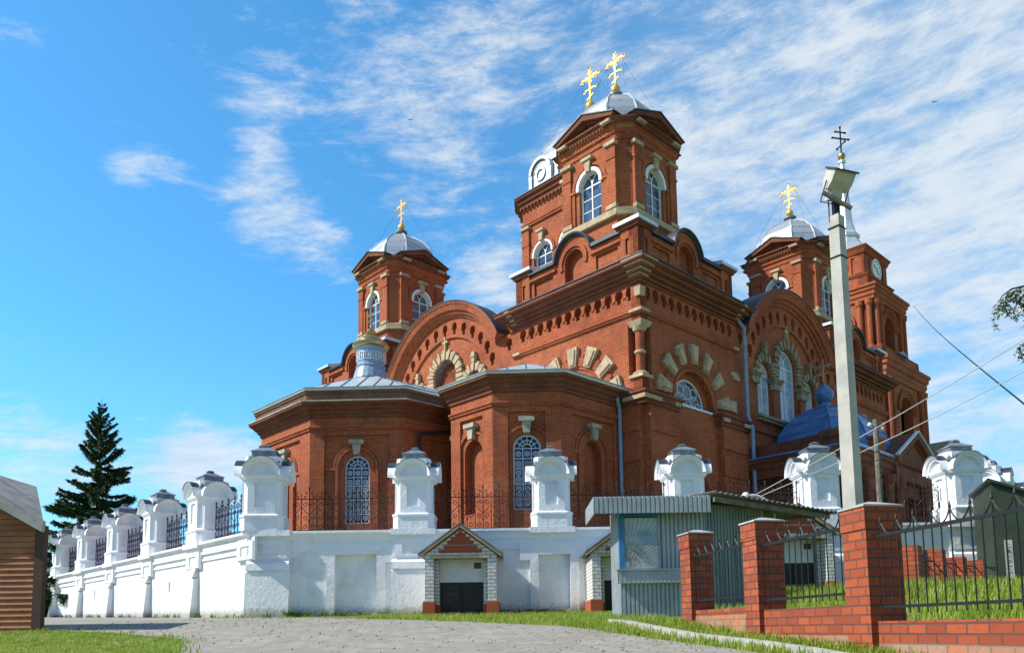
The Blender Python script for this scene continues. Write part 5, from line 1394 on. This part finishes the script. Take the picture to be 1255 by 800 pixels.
def fpanel(a, b_, zw, zb, zr1, zr2, pale):
    ln = (b_ - a).length; F = Fr(a, fd, fn); m = MB(); g0, g1 = .2, ln - .2
    ft = zb + (.12 if pale else .03); m.box(F, g0, g1, -.13, .13, ft, zw); w = m.build('low_wall', 'fence_brick', fen)
    m = MB(); m.box(F, g0, g1, -.133, .133, zb - .4, ft) ; m.build('low_wall_foot', 'fence_brick_pale', w)
    m = MB(); m.box(F, g0 - .02, g1 + .02, .10, .125, zr1 - .015, zr1 + .015); m.box(F, g0 - .02, g1 + .02, .10, .125, zr2 - .018, zr2 + .018)
    n = max(6, 2 * round((g1 - g0) / .26)); st = (g1 - g0) / n; tips = []
    for k in range(n + 1):
        x = g0 + k * st; tall = k % 2 == 1
        m.tube([F(x, .112, zr1 - .07), F(x, .112, zr2 + (.13 if tall else .0))], .0075, 5)
        if tall: m.lathe(F(x, .112, 0), [(.004, zr2 + .20), (.016, zr2 + .15), (.007, zr2 + .12)], 6); tips.append(x)
    for x0, x1 in zip([tips[0] - 2 * st] + tips, tips + [tips[-1] + 2 * st]):
        if x0 < g0 - .05: x0 = g0 - .05
        P = [F(x0 + (x1 - x0) * t / 8, .112, zr2 + .135 - .125 * (1 - abs(t / 4 - 1) ** 2.2)) for t in range(9)]; m.tube(P, .0095, 4)
    m.build('iron_panel', 'iron', fen)
fpanel(P0, P1v, .265, .05, .42, 1.14, True); fpanel(P1v, P2v, .215, -.15, .345, 1.08, False); fpanel(P2v, P3v, .035, -.22, .18, .93, False)

# second brick fence further back
f2 = empty('rear_brick_fence', (9.6, 18.2, .7), 'short brick pillars with iron rails standing in grass before the white wall', 'fence')
pts2 = [(8.35, 16.6), (9.72, 18.2), (11.35, 20.2), (12.9, 22.0), (14.6, 23.4)]
for i, (x, y) in enumerate(pts2):
    e2 = Vector((.63, .77, 0)); F = Fr((x, y, 0), e2, Vector((.77, -.63, 0))); z = gz(x, y); m = MB(); m.box(F, -.2, .2, -.2, .2, z - .2, z + (.98 if i < 2 else .90)); m.build('brick_pillar', 'fence_brick', f2)
for (a, b_) in zip(pts2, pts2[1:]):
    m = MB(); p, q_ = Vector((*a, gz(*a))), Vector((*b_, gz(*b_)))
    for z in (.22, .72): m.bar(p + Z * z, q_ + Z * z, .025)
    for k in range(1, 12): r = p.lerp(q_, k / 12); m.tube([r + Z * .15, r + Z * .85], .008, 4)
    m.tube([p.lerp(q_, t / 8) + Z * (.80 - .35 * (t / 8) ** 1.5) for t in range(9)], .014, 4)
    m.build('iron_panel', 'iron', f2)

# ------------------------------------------------------------------ poles, lamps, cables
PB = Vector((5.66, 13.0, gz(5.66, 13) - .1)); TOPZ = 6.98
pole = empty('utility_pole', PB, 'tall tapered concrete pole with cut-off top rising behind the nearest brick pillar', 'pole')
m = MB(); e1 = Vector((.55, .835, 0)); e0 = Vector((-.835, .55, 0))
def prect(w, d, z, c=PB): return [c.xy.to_3d() + e0 * (w * x) + e1 * (-d * y) + Z * z for x, y in ((-.5, .5), (.5, .5), (.5, -.5), (-.5, -.5))]
pr_ = [Vector((.62, -.785, 0)), Vector((.785, .62, 0))]
def prect(w, d, z): return [Vector((PB.x, PB.y, z)) + pr_[0] * (w * x) + pr_[1] * (d * y) for x, y in ((-.5, -.5), (.5, -.5), (.5, .5), (-.5, .5))]
m.loft([prect(.24, .28, PB.z), prect(.18, .20, TOPZ)]); m.build('shaft', 'concrete', pole)
m = MB()
for z in (TOPZ - .75, TOPZ - .22):
    for a, b_ in zip(prect(.205, .23, z), prect(.205, .23, z)[1:] + prect(.205, .23, z)[:1]): m.tube([a, b_], .012, 4)
m.tube([PB.xy.to_3d() + Vector((-.12, 0, TOPZ - .1)), PB.xy.to_3d() + Vector((-.12, 0, TOPZ + .32))], .014, 4)
m.bar(Vector((PB.x + .0, PB.y, TOPZ)), Vector((PB.x + .0, PB.y, TOPZ + .42)), .10); 
m.build_each('strap', 'iron', pole)
m = MB(); m.bar(Vector((PB.x - .26, PB.y - .12, TOPZ + .38)), Vector((PB.x + .22, PB.y - .12, TOPZ + .08)), .06, .05); m.build('cross_bar', 'grey_wood', pole)
m = MB(); c = Vector((PB.x + .02, PB.y - .12, TOPZ + .55))
fl = empty('floodlight', c, 'large pale floodlight tilted on top of the concrete pole', 'floodlight')
fx = Vector((.93, .15, -.12)).normalized(); fy = Vector((-.2, .9, .5)).normalized(); fz = fx.cross(fy).normalized(); fy = fz.cross(fx)
def FQ(a, n, z): return c + fx * a + fy * n + fz * z
pf = [(-.02, .18), (.12, .16), (.20, .08), (.20, -.04), (.12, -.12), (-.02, -.14), (-.10, -.12)]
m = MB(); prof2 = [(-.16, .17), (.16, .20), (.20, .13), (.20, .0), (.14, -.10), (.05, -.14), (-.06, -.12), (-.14, .0)]
m.add([FQ(-.19, a, b_) for a, b_ in prof2] + [FQ(.19, a, b_) for a, b_ in prof2], [tuple(range(8)), tuple(range(15, 7, -1))] + [(i, (i + 1) % 8, 8 + (i + 1) % 8, 8 + i) for i in range(8)]); m.build('housing', 'concrete', fl)
m = MB(); m.box(FQ, -.21, .21, -.2, .2, .17, .20) if False else None
m.add([FQ(-.22, -.20, .16), FQ(.22, -.20, .16), FQ(.22, .20, .20), FQ(-.22, .20, .20), FQ(-.22, -.20, .19), FQ(.22, -.20, .19), FQ(.22, .20, .23), FQ(-.22, .20, .23)], [(0, 3, 2, 1), (4, 5, 6, 7), (0, 1, 5, 4), (1, 2, 6, 5), (2, 3, 7, 6), (3, 0, 4, 7)]); m.build('lamp_rim', 'dark_sheet', fl)
m = MB()
for k in range(9): x = -.16 + .04 * k; m.add([FQ(x, .20, .15), FQ(x + .012, .20, .15), FQ(x + .012, .20, .0), FQ(x, .20, .0), FQ(x, .23, .15), FQ(x + .012, .23, .15), FQ(x + .012, .23, .0), FQ(x, .23, .0)], [(0, 1, 2, 3), (4, 5, 6, 7), (0, 1, 5, 4), (1, 2, 6, 5), (2, 3, 7, 6), (3, 0, 4, 7)])
m.build('cooling_fins', 'concrete', fl)
m = MB(); m.loft([[FQ(-.10, -.06, -.12), FQ(.10, -.06, -.12), FQ(.10, .08, -.12), FQ(-.10, .08, -.12)], [FQ(-.12, -.08, -.30), FQ(.12, -.08, -.30), FQ(.12, .10, -.30), FQ(-.12, .10, -.30)]]); m.build('ballast_box', 'concrete', fl)
m = MB(); m.tube([FQ(-.22, 0, 0), FQ(-.22, 0, -.34), FQ(.22, 0, -.34), FQ(.22, 0, 0)], .014, 4); m.build('bracket', 'iron', fl)
wp = empty('wooden_pole', (8.45, 18, gz(8.45, 18)), 'weathered wooden pole standing left of the pediment porch, behind the concrete pole', 'pole')
m = MB(); m.tube([(8.45, 18, gz(8.45, 18) - .2), (8.46, 18, 4.72)], .075, 8, .06); m.build('wood_shaft', 'grey_wood', wp)
m = MB(); m.ball((8.33, 18, 4.6), .05); m.ball((8.6, 18, 4.5), .05); m.build('insulator', 'white_paint', wp)
lp = empty('bent_lamp', (6.15, 20, 2.9), 'small white lamp on a bent pipe above the kiosk roof', 'lamp')
m = MB(); m.tube([(6.15 + .55 * math.sin(R_(a)), 20, 2.7 + .62 * math.cos(R_(a))) for a in range(-10, 100, 10)], .03, 6); m.tube([(6.70, 20, 2.7), (6.75, 20, .6)], .03, 6); m.build('pipe', 'white_paint', lp)
m = MB(); m.ball((5.98, 20, 3.30), .10, 10); m.build('lamp_head', 'white_paint', lp)
def cable(p, q_, sag, r, mat, lab):
    p, q_ = Vector(p), Vector(q_); m = MB(); m.tube([p.lerp(q_, t / 24) - Z * sag * math.sin(math.pi * t / 24) for t in range(25)], r, 5)
    o = m.build('cable', mat, None, origin=p); tag(o, lab, 'cable'); return o
def ray(x, y, Y): d = MC.transposed() @ Vector(((x - CX) / FPX, (y - CY) / FPX, 1)); return d * (Y / d.y)
bx = L(8.9, 59.5, 33.6)
cable(bx, ray(1330, 555, 12), .35, .022, 'cable', 'thick black cable sloping down to the right from the bell tower')
cable(ray(926, 606, 19.9), ray(1400, 325, 14), .12, .011, 'cable_pale', 'upper of two thin pale wires rising right from the bent lamp')
cable(ray(934, 607, 19.95), ray(1400, 377, 14), .15, .011, 'cable_pale', 'lower of two thin pale wires rising right from the bent lamp')

# ------------------------------------------------------------------ timber shed on the left
sh = empty('timber_shed', (-8.6, 14.2, .1), 'brown horizontal-board shed with grey slate roof at the left edge', 'shed')
z0 = gz(-8.4, 14) - .05; Bc = Vector((-8.32, 14.0, 0)); Cc = Vector((-10.25, 17.0, 0)); Ac = Vector((-12.6, 14.0, 0)); Dc = Vector((-13.0, 17.4, 0))
def vz(p, z): return Vector((p.x, p.y, z))
m = MB(); FSH = Fr(Ac, (1, 0, 0), (0, -1, 0)); zt = lambda s_: 1.96 + min(s_ if s_ < 2.15 else 4.28 - s_, 2.15) * .60
m.prism(FSH, [(0, z0), (4.1, z0), (4.1, 1.92), (2.13, 3.1), (0, 1.92)], -.08, -.03)
m.loft([[vz(p, z0) for p in (Ac + Vector((0, .2, 0)), Bc + Vector((-.22, .2, 0)), Cc, Dc)], [vz(p, 1.9) for p in (Ac + Vector((0, .2, 0)), Bc + Vector((-.22, .2, 0)), Cc, Dc)]]); m.build('shed_core', 'board_trim', sh)
m = MB(); z = z0 + .02
while z < 3.0:
    top = z + .098
    hw = 2.13 if top < 1.95 else max(0, 2.13 - (top - 1.92) * 1.8)
    if hw > .1: m.add([FSH(2.13 - hw, .0, z), FSH(2.13 + hw, .0, z), FSH(2.13 + hw, -.028, top), FSH(2.13 - hw, -.028, top), FSH(2.13 - hw, -.04, z), FSH(2.13 + hw, -.04, z)], [(0, 1, 2, 3), (0, 1, 5, 4)])
    z += .102
m.build('boarding', 'board', sh)
m = MB(); m.box(FSH, 4.14, 4.30, -.1, .03, z0, 1.95); m.build('corner_board', 'board_trim', sh)
m = MB(); rn = Vector((-10.47, 13.75, 3.23)); rfv = Vector((-10.5, 17.3, 3.23)); eb = Vector((-8.20, 13.75, 1.96)); ec = Vector((-10.25, 17.3, 1.96)); ea = Vector((-12.74, 13.75, 1.96)); ed = Vector((-13.2, 17.6, 1.96))
for quad in ((eb, rn, rfv, ec), (ea, rn, rfv, ed)):
    m.add([p for p in quad] + [p + Z * .05 for p in quad], [(0, 3, 2, 1), (4, 5, 6, 7), (0, 1, 5, 4), (1, 2, 6, 5), (2, 3, 7, 6), (3, 0, 4, 7)])
m.build('slate_roof', 'slate', sh)
m = MB(); FV = Fr((0, 13.75, 0), (1, 0, 0), (0, -1, 0)); m.prism(FV, [(rn.x, 3.26), (rn.x, 3.08), (eb.x, 1.80), (eb.x + .02, 1.99)], -.05, .03); m.prism(FV, [(rn.x, 3.26), (rn.x, 3.08), (ea.x, 1.80), (ea.x - .02, 1.99)], -.05, .03); m.build('verge_board', 'trim_grey', sh)

# ------------------------------------------------------------------ dark green shed at the right edge
gs = empty('green_shed', (15.2, 22.5, .9), 'dark green metal shed with sloping roof at the right edge, beside the last white pillar', 'shed')
m = MB(); FG = Fr((13.0, 23.0, 0), Vector((.93, -.36, 0)), Vector((-.36, -.93, 0)))
m.prism(FG, [(0, .6), (5.5, .6), (5.5, 2.7), (2.3, 3.35), (0.55, 4.05), (0, 2.9)] if False else [(.95, .6), (6.0, .6), (6.0, 1.9), (.95, 4.02)], -3.0, 0); m.build('shed_wall', 'green_sheet', gs)
m = MB(); m.prism(FG, [(.85, 4.07), (.85, 4.15), (6.1, 1.95), (6.1, 1.87)], -3.1, .14); m.build('shed_roof', 'green_sheet', gs)
m = MB(); rnd = random.Random(2)
m.box(FG, 1.16, 1.36, 0, .015, 1.25, 2.35); sg_ = m.build('notice_board', 'trim_grey', gs)
m = MB()
for k, zc in enumerate((2.2, 2.02, 1.84, 1.66, 1.48)):
    a, b_ = FG(1.21, .02, zc - .06), FG(1.31, .02, zc - .06)
    if k == 1: m.bar(a, FG(1.26, .02, zc + .06), .018, .004); m.bar(b_, FG(1.26, .02, zc + .06), .018, .004); m.bar(FG(1.23, .02, zc - .01), FG(1.29, .02, zc - .01), .016, .004)
    else: m.bar(a, FG(1.21, .02, zc + .06), .018, .004); m.bar(FG(1.31, .02, zc + .06 * (k % 2)), FG(1.21, .02, zc + .06), .018, .004); m.bar(a, b_, .016, .004)
m.build('notice_letters', 'iron', gs)
m = MB(); FB = Fr((14.2, 24.4, 0), (1, 0, 0), (0, -1, 0))

# ------------------------------------------------------------------ trees
def spruce(c, H, R):
    c = Vector(c); rnd = random.Random(11); e = empty('spruce_tree', c, 'dark green conical spruce rising behind the left end of the white wall', 'tree')
    m = MB(); m.tube([c, c + Z * H * .5, c + Z * H * .97], .22, 8, .02); m.build('trunk', 'bark', e)
    vs, fs = [], []
    br = MB()
    def tri(p, d, up, w, l):
        s_ = d.cross(up).normalized() * w; k = len(vs); vs.extend([p - s_, p + s_, p + d * l + s_ * .3, p + d * l - s_ * .3]); fs.append((k, k + 1, k + 2, k + 3))
    z = .04
    while z < .985:
        hgt = z * H; rad = R * (1 - z) ** .92; nb = 7 if z < .9 else 5
        for k in range(nb):
            a = rnd.random() * 6.283; ln = rad * rnd.uniform(.6, 1.25) + .15 * (1 - z); ts = 1 - .62 * z * z
            o = Vector((math.cos(a), math.sin(a), 0)); droop = -.16 if z < .7 else .25
            P = []
            for t in range(9):
                u = t / 8; P.append(c + Z * (hgt + ln * (droop * u * 1.6 + .26 * u * u * 1.4)) + o * (.05 + ln * u))
            br.tube(P, .03 * (1 - z) + .008, 4, .004)
            n = int(30 + 85 * ln)
            side = o.cross(Z)
            for i in range(n):
                u = rnd.random() ** .75; j = min(7, int(u * 8)); p = P[j].lerp(P[j + 1], u * 8 - j)
                tw = ln * .26 * (1 - u * .6) * rnd.uniform(.3, 1); sg = rnd.choice((-1, 1))
                dd = (side * sg * rnd.uniform(.3, 1) + o * rnd.uniform(.3, .9) + Z * rnd.uniform(-.75, .2)).normalized()
                for q in range(3): pp = p + dd * tw * q / 3; tri(pp, (dd + Vector((rnd.uniform(-.6, .6), rnd.uniform(-.6, .6), rnd.uniform(-.7, .3)))).normalized(), Vector((rnd.random() - .5, rnd.random() - .5, rnd.random())), rnd.uniform(.03, .06) * ts, rnd.uniform(.16, .30) * ts)
        z += .023 if z < .8 else .017
    for k in range(40):
        p = c + Z * H * rnd.uniform(.93, 1.0); tri(p, Vector((rnd.uniform(-.5, .5), rnd.uniform(-.5, .5), .8)).normalized(), Vector((1, .2, 0)), .018, .13)
    br.build('branch', 'bark', e)
    me = bpy.data.meshes.new('crown'); me.from_pydata([tuple(v - c) for v in vs], [], fs); me.materials.append(MATS['needles']); o = bpy.data.objects.new('crown', me); COL.objects.link(o); o.parent = e
sc = ray(119, 640, 47)
spruce((sc.x, 47, .9), 13.3, 3.75)
def birch(c, H):
    c = Vector(c); rnd = random.Random(4); e = empty('birch_tree', c, 'birch with thin hanging leafy twigs reaching in at the upper right edge', 'tree')
    m = MB(); m.tube([c, c + Vector((.1, 0, H * .5)), c + Vector((0, .1, H))], .16, 8, .03); m.build('trunk', 'white_paint', e)
    vs, fs = [], []; br = MB()
    def leaf(p, s_=.035):
        a = Vector((rnd.uniform(-1, 1), rnd.uniform(-1, 1), rnd.uniform(-.6, .2))).normalized() * s_ * rnd.uniform(.7, 1.4); b_ = a.cross(Vector((rnd.random() - .5, rnd.random() - .5, rnd.random()))).normalized() * s_ * .45
        k = len(vs); vs.extend([p, p + a * .9 + b_, p + a * 2, p + a * .9 - b_]); fs.append((k, k + 1, k + 2, k + 3))
    def strand(p, ln, dens=26):
        P = [p + Vector((math.sin(t * .7 + p.x * 5) * .05, math.cos(t * .8 + p.x * 9) * .05, -ln * t / 8)) for t in range(9)]; br.tube(P, .006, 3, .002)
        for i in range(int(dens * ln)):
            u = rnd.random(); j = min(7, int(u * 8)); leaf(P[j].lerp(P[j + 1], u * 8 - j) + Vector((rnd.uniform(-.05, .05), rnd.uniform(-.05, .05), 0)), .026)
    for k in range(46):
        a = rnd.random() * 6.28; z = H * rnd.uniform(.42, .98); ln = rnd.uniform(1.0, 2.3) * (1.15 - z / H * .6)
        P = [c + Z * z + Vector((math.cos(a), math.sin(a), 0)) * ln * t / 6 + Z * (.7 * math.sin(t / 6 * 2.2)) for t in range(7)]; br.tube(P, .03, 4, .006)
        for q in range(6):
            u = rnd.uniform(.25, 1) * 6; j = min(5, int(u)); strand(P[j].lerp(P[j + 1], u - j), rnd.uniform(.5, 1.6), 34)
    # the bough that reaches into the picture
    p0 = c + Z * 5.2; tip = ray(1222, 372, 12.2); mid = ray(1262, 349, 12.2)
    P = [p0, p0.lerp(mid, .6) + Z * .25, mid, ray(1240, 354, 12.2), ray(1229, 362, 12.2), tip]; br.tube(P, .03, 5, .005)
    for (x, y, ln) in ((1221, 372, .42), (1224, 368, .25), (1230, 362, .20), (1233, 360, .42), (1237, 358, .5), (1241, 357, .46), (1245, 356, .30), (1250, 353, .50), (1254, 352, .65), (1254, 420, .50), (1257, 425, .45), (1260, 352, 1.3), (1264, 350, 1.6)): strand(ray(x, y, 12.2), ln, 210)
    br.build('branch', 'bark', e)
    me = bpy.data.meshes.new('crown'); me.from_pydata([tuple(v - c) for v in vs], [], fs); me.materials.append(MATS['birch_leaf']); o = bpy.data.objects.new('crown', me); COL.objects.link(o); o.parent = e
birch((10.6, 12.4, gz(10.6, 12.4)), 7.6)

# ------------------------------------------------------------------ kerb
kb = [hit(x, y) for x, y in ((797, 772), (850, 779.5), (905, 789), (960, 797))]; kb = [Vector((1.72, 13.9, 0)), Vector((2.02, 12.5, 0)), Vector((2.45, 10.9, 0)), Vector((2.85, 9.3, 0)), Vector((3.25, 7.4, 0)), Vector((3.6, 5.5, 0))]
for i, (a, b_) in enumerate(zip(kb, kb[1:])):
    m = MB(); n = 2
    for k in range(n):
        p = a.lerp(b_, k / n + .006); q_ = a.lerp(b_, (k + 1) / n - .006); p.z = gz(p.x, p.y) + .0; q_.z = gz(q_.x, q_.y) + .0; m.bar(p, q_, .15, .18)
    if i == 0: allk = m
    else: allk.v_off = len(allk.v); kk = len(allk.v); allk.v += m.v; allk.f += [[j + kk for j in f] for f in m.f]
ko = allk.build('kerb', 'kerb'); tag(ko, kind='structure')

# ------------------------------------------------------------------ grass, weeds
def blades(name, pts, hmin, hmax, mat, seed, w=.006, label=None, cat='grass'):
    rnd = random.Random(seed); vs = []; fs = []
    for (x, y, n, spread) in pts:
        for i in range(n):
            a = rnd.random() * 6.283; r = spread * math.sqrt(rnd.random()); px_, py_ = x + r * math.cos(a), y + r * math.sin(a)
            z = gz(px_, py_) + .0; h = rnd.uniform(hmin, hmax); b_ = rnd.random() * 6.283; lx, ly = math.cos(b_) * h * .45, math.sin(b_) * h * .45
            wx, wy = math.cos(b_ + 1.57) * w, math.sin(b_ + 1.57) * w; k = len(vs)
            vs += [(px_ - wx, py_ - wy, z), (px_ + wx, py_ + wy, z), (px_ + lx * .35 + wx * .8, py_ + ly * .35 + wy * .8, z + h * .6), (px_ + lx * .35 - wx * .8, py_ + ly * .35 - wy * .8, z + h * .6), (px_ + lx, py_ + ly, z + h)]
            fs += [(k, k + 1, k + 2, k + 3), (k + 3, k + 2, k + 4)]
    me = bpy.data.meshes.new(name); me.from_pydata(vs, [], fs); me.materials.append(MATS[mat]); o = bpy.data.objects.new(name, me); COL.objects.link(o)
    tag(o, label, cat, kind='stuff'); return o
rnd = random.Random(9)
pts = []
def scatter(x0, x1, y0, y1, n, cond, per, spread):
    out = []
    for i in range(n):
        x, y = rnd.uniform(x0, x1), rnd.uniform(y0, y1)
        if cond(x, y): out.append((x, y, per, spread))
    return out
onpave = lambda x, y: inpoly(x, y, PAVE)
ondirt = lambda x, y: inpoly(x, y, DIRT)
fx_ = lambda y: 3.05 + (13.1 - y) * .187
c_left = lambda x, y: not onpave(x, y) and not (-13 < x < -8.3 and 14 < y < 17.5)
c_right = lambda x, y: not onpave(x, y) and x < fx_(y) - .1 and not (ondirt(x, y) and rnd.random() < .9) and not (rnd.random() < .25)
c_mid = lambda x, y: not onpave(x, y) and not (2.3 < x < 8 and 17.9 < y < 20) and not (ondirt(x, y) and rnd.random() < .9)
blades('grass', scatter(-10.5, -3.5, 7.5, 15.5, 6500, c_left, 11, .07), .015, .055, 'grass_blade', 1, w=.004, label='bright mown lawn in the left foreground below the shed')
blades('grass', scatter(0.5, 4.2, 7.5, 13.5, 2600, c_right, 7, .07) + scatter(-4.5, 3.2, 13, 25.9, 4200, c_mid, 6, .10), .04, .13, 'grass_blade', 2, label='rough grass strip between the paving and the fence and porches')
blades('grass', scatter(4.1, 16, 7.5, 25, 9000, lambda x, y: x > fx_(y) + .25 and not (2.3 < x < 8.5 and 17.9 < y < 20.5), 5, .12), .12, .34, 'grass_blade', 3, w=.009, label='tall lush grass on the bank behind the brick fence')
blades('grass', [(x, 25.85 + rnd.uniform(-.12, .08), 12, .12) for x in [rnd.uniform(-8.4, 6) for _ in range(170)]] + [(p.x, p.y, 8, .07) for p in [FL(rnd.uniform(0, 26), .12, 0) for _ in range(60)]], .06, .20, 'weed_leaf', 4, w=.012, label='weeds growing along the foot of the white wall', cat='weeds')
blades('grass', [(fx_(y) - .3 + rnd.uniform(-.12, .06), y, 6, .08) for y in [rnd.uniform(6.5, 13.4) for _ in range(200)]], .05, .17, 'grass_blade', 5, label='dry grass at the foot of the foreground brick fence')
# weeds in the paving joints
wv = []
for i in range(900):
    x, y = rnd.uniform(-10, 3), rnd.uniform(8.5, 24)
    if onpave(x, y) : 
        wv.append((round(x / .3) * .3 + rnd.uniform(-.1, .1), y, 3, .035))
blades('grass', wv, .012, .04, 'weed_leaf', 6, w=.010, label='small weeds sprouting from the paving joints', cat='weeds')
# a broad-leaved weed below the niche
def weed(c, s_, lab):
    c = Vector(c); c.z = gz(c.x, c.y); r = random.Random(int(c.x * 7)); m = MB()
    for k in range(16):
        a = r.random() * 6.28; d = Vector((math.cos(a), math.sin(a), r.uniform(.4, 1.5))).normalized(); l = s_ * r.uniform(.5, 1); w = d.cross(Z).normalized() * l * .2
        m.add([c, c + d * l * .5 + w, c + d * l - Z * l * .2, c + d * l * .5 - w], [(0, 1, 2, 3)])
    o = m.build('weed', 'weed_leaf', None, origin=c); tag(o, lab, 'weed')
weed((-7.2, 25.55, 0), .42, 'dark leafy weed at the foot of the white wall near its corner')
weed((-2.6, 25.5, 0), .26, 'small leafy weed by the wall just left of the first porch')
weed((.9, 24.9, 0), .30, 'spreading leafy weed right of the first porch')

# ------------------------------------------------------------------ birds
for (x, y, s_, lab) in ((503, 147, .35, 'tiny dark bird flying in the sky left of the main turret'), (1146, 125, .35, 'tiny dark bird flying in the sky at the upper right')):
    c = ray(x, y, 90); m = MB(); m.lathe(c, [(.01, -.05), (.09, 0), (.01, .05)], 6)
    m.add([c, c + Vector((-s_, 0, .18)), c + Vector((-s_ * .5, .1, .02))], [(0, 1, 2)]); m.add([c, c + Vector((s_, 0, .16)), c + Vector((s_ * .5, .1, .02))], [(0, 1, 2)])
    o = m.build('bird', 'bird', None, origin=c); tag(o, lab, 'bird')

# ragged turf fringe creeping over the paving edge
fr_ = []
rnd = random.Random(21)
for (x0, y0), (x1, y1) in zip(PAVE, PAVE[1:]):
    if max(y0, y1) > 30 or min(y0, y1) < 5: continue
    ln = math.hypot(x1 - x0, y1 - y0)
    for i in range(int(ln * 16)):
        t = rnd.random(); off = rnd.gauss(0, .10); fr_.append((x0 + (x1 - x0) * t + off, y0 + (y1 - y0) * t + off * .5, 5, .09))
blades('grass', fr_, .02, .10, 'grass_blade', 12, w=.006, label='ragged grass fringe creeping over the edge of the paving')

# door furniture of the porches and a little litter by the wall
for e in P2_:
    o0 = Vector(e.location); FPd = Fr((o0.x, 24.0, 0), (1, 0, 0), (0, -1, 0)); dz = o0.z - .45
    m = MB()
    for sg in (-1, 1):
        for z in (.62, 1.28): a, b_ = sorted((sg * .66, sg * .30)); m.box(FPd, a, b_, -.64, -.63, z + dz, z + .035 + dz)
    m.box(FPd, -.06, .06, -.64, -.60, .98 + dz, 1.04 + dz); m.ball(FPd(0, -.60, .93 + dz), .035, 8)
    for d in m.build_each('door_hinge', 'rust_iron', None, origin=o0): d.location = (0, 0, 0); d.parent = e
rnd = random.Random(77); m = MB()
for i in range(260):
    x, y = rnd.uniform(-9, 3.2), rnd.uniform(9, 25.4); s_ = rnd.uniform(.008, .028); z = gz(x, y) + .012
    p = Vector((x, y, z)); m.add([p + Vector((s_ * rnd.uniform(.6, 1.3) * math.cos(a), s_ * rnd.uniform(.6, 1.3) * math.sin(a), 0)) for a in (0, 1.3, 2.6, 3.9, 5.2)] + [p + Z * s_ * .7], [(0, 1, 5), (1, 2, 5), (2, 3, 5), (3, 4, 5), (4, 0, 5)])
o = m.build('gravel', 'stone_dark', None, origin=(0, 0, 0)); tag(o, 'loose pebbles and crumbs scattered over the paving and path', 'pebbles', kind='stuff')
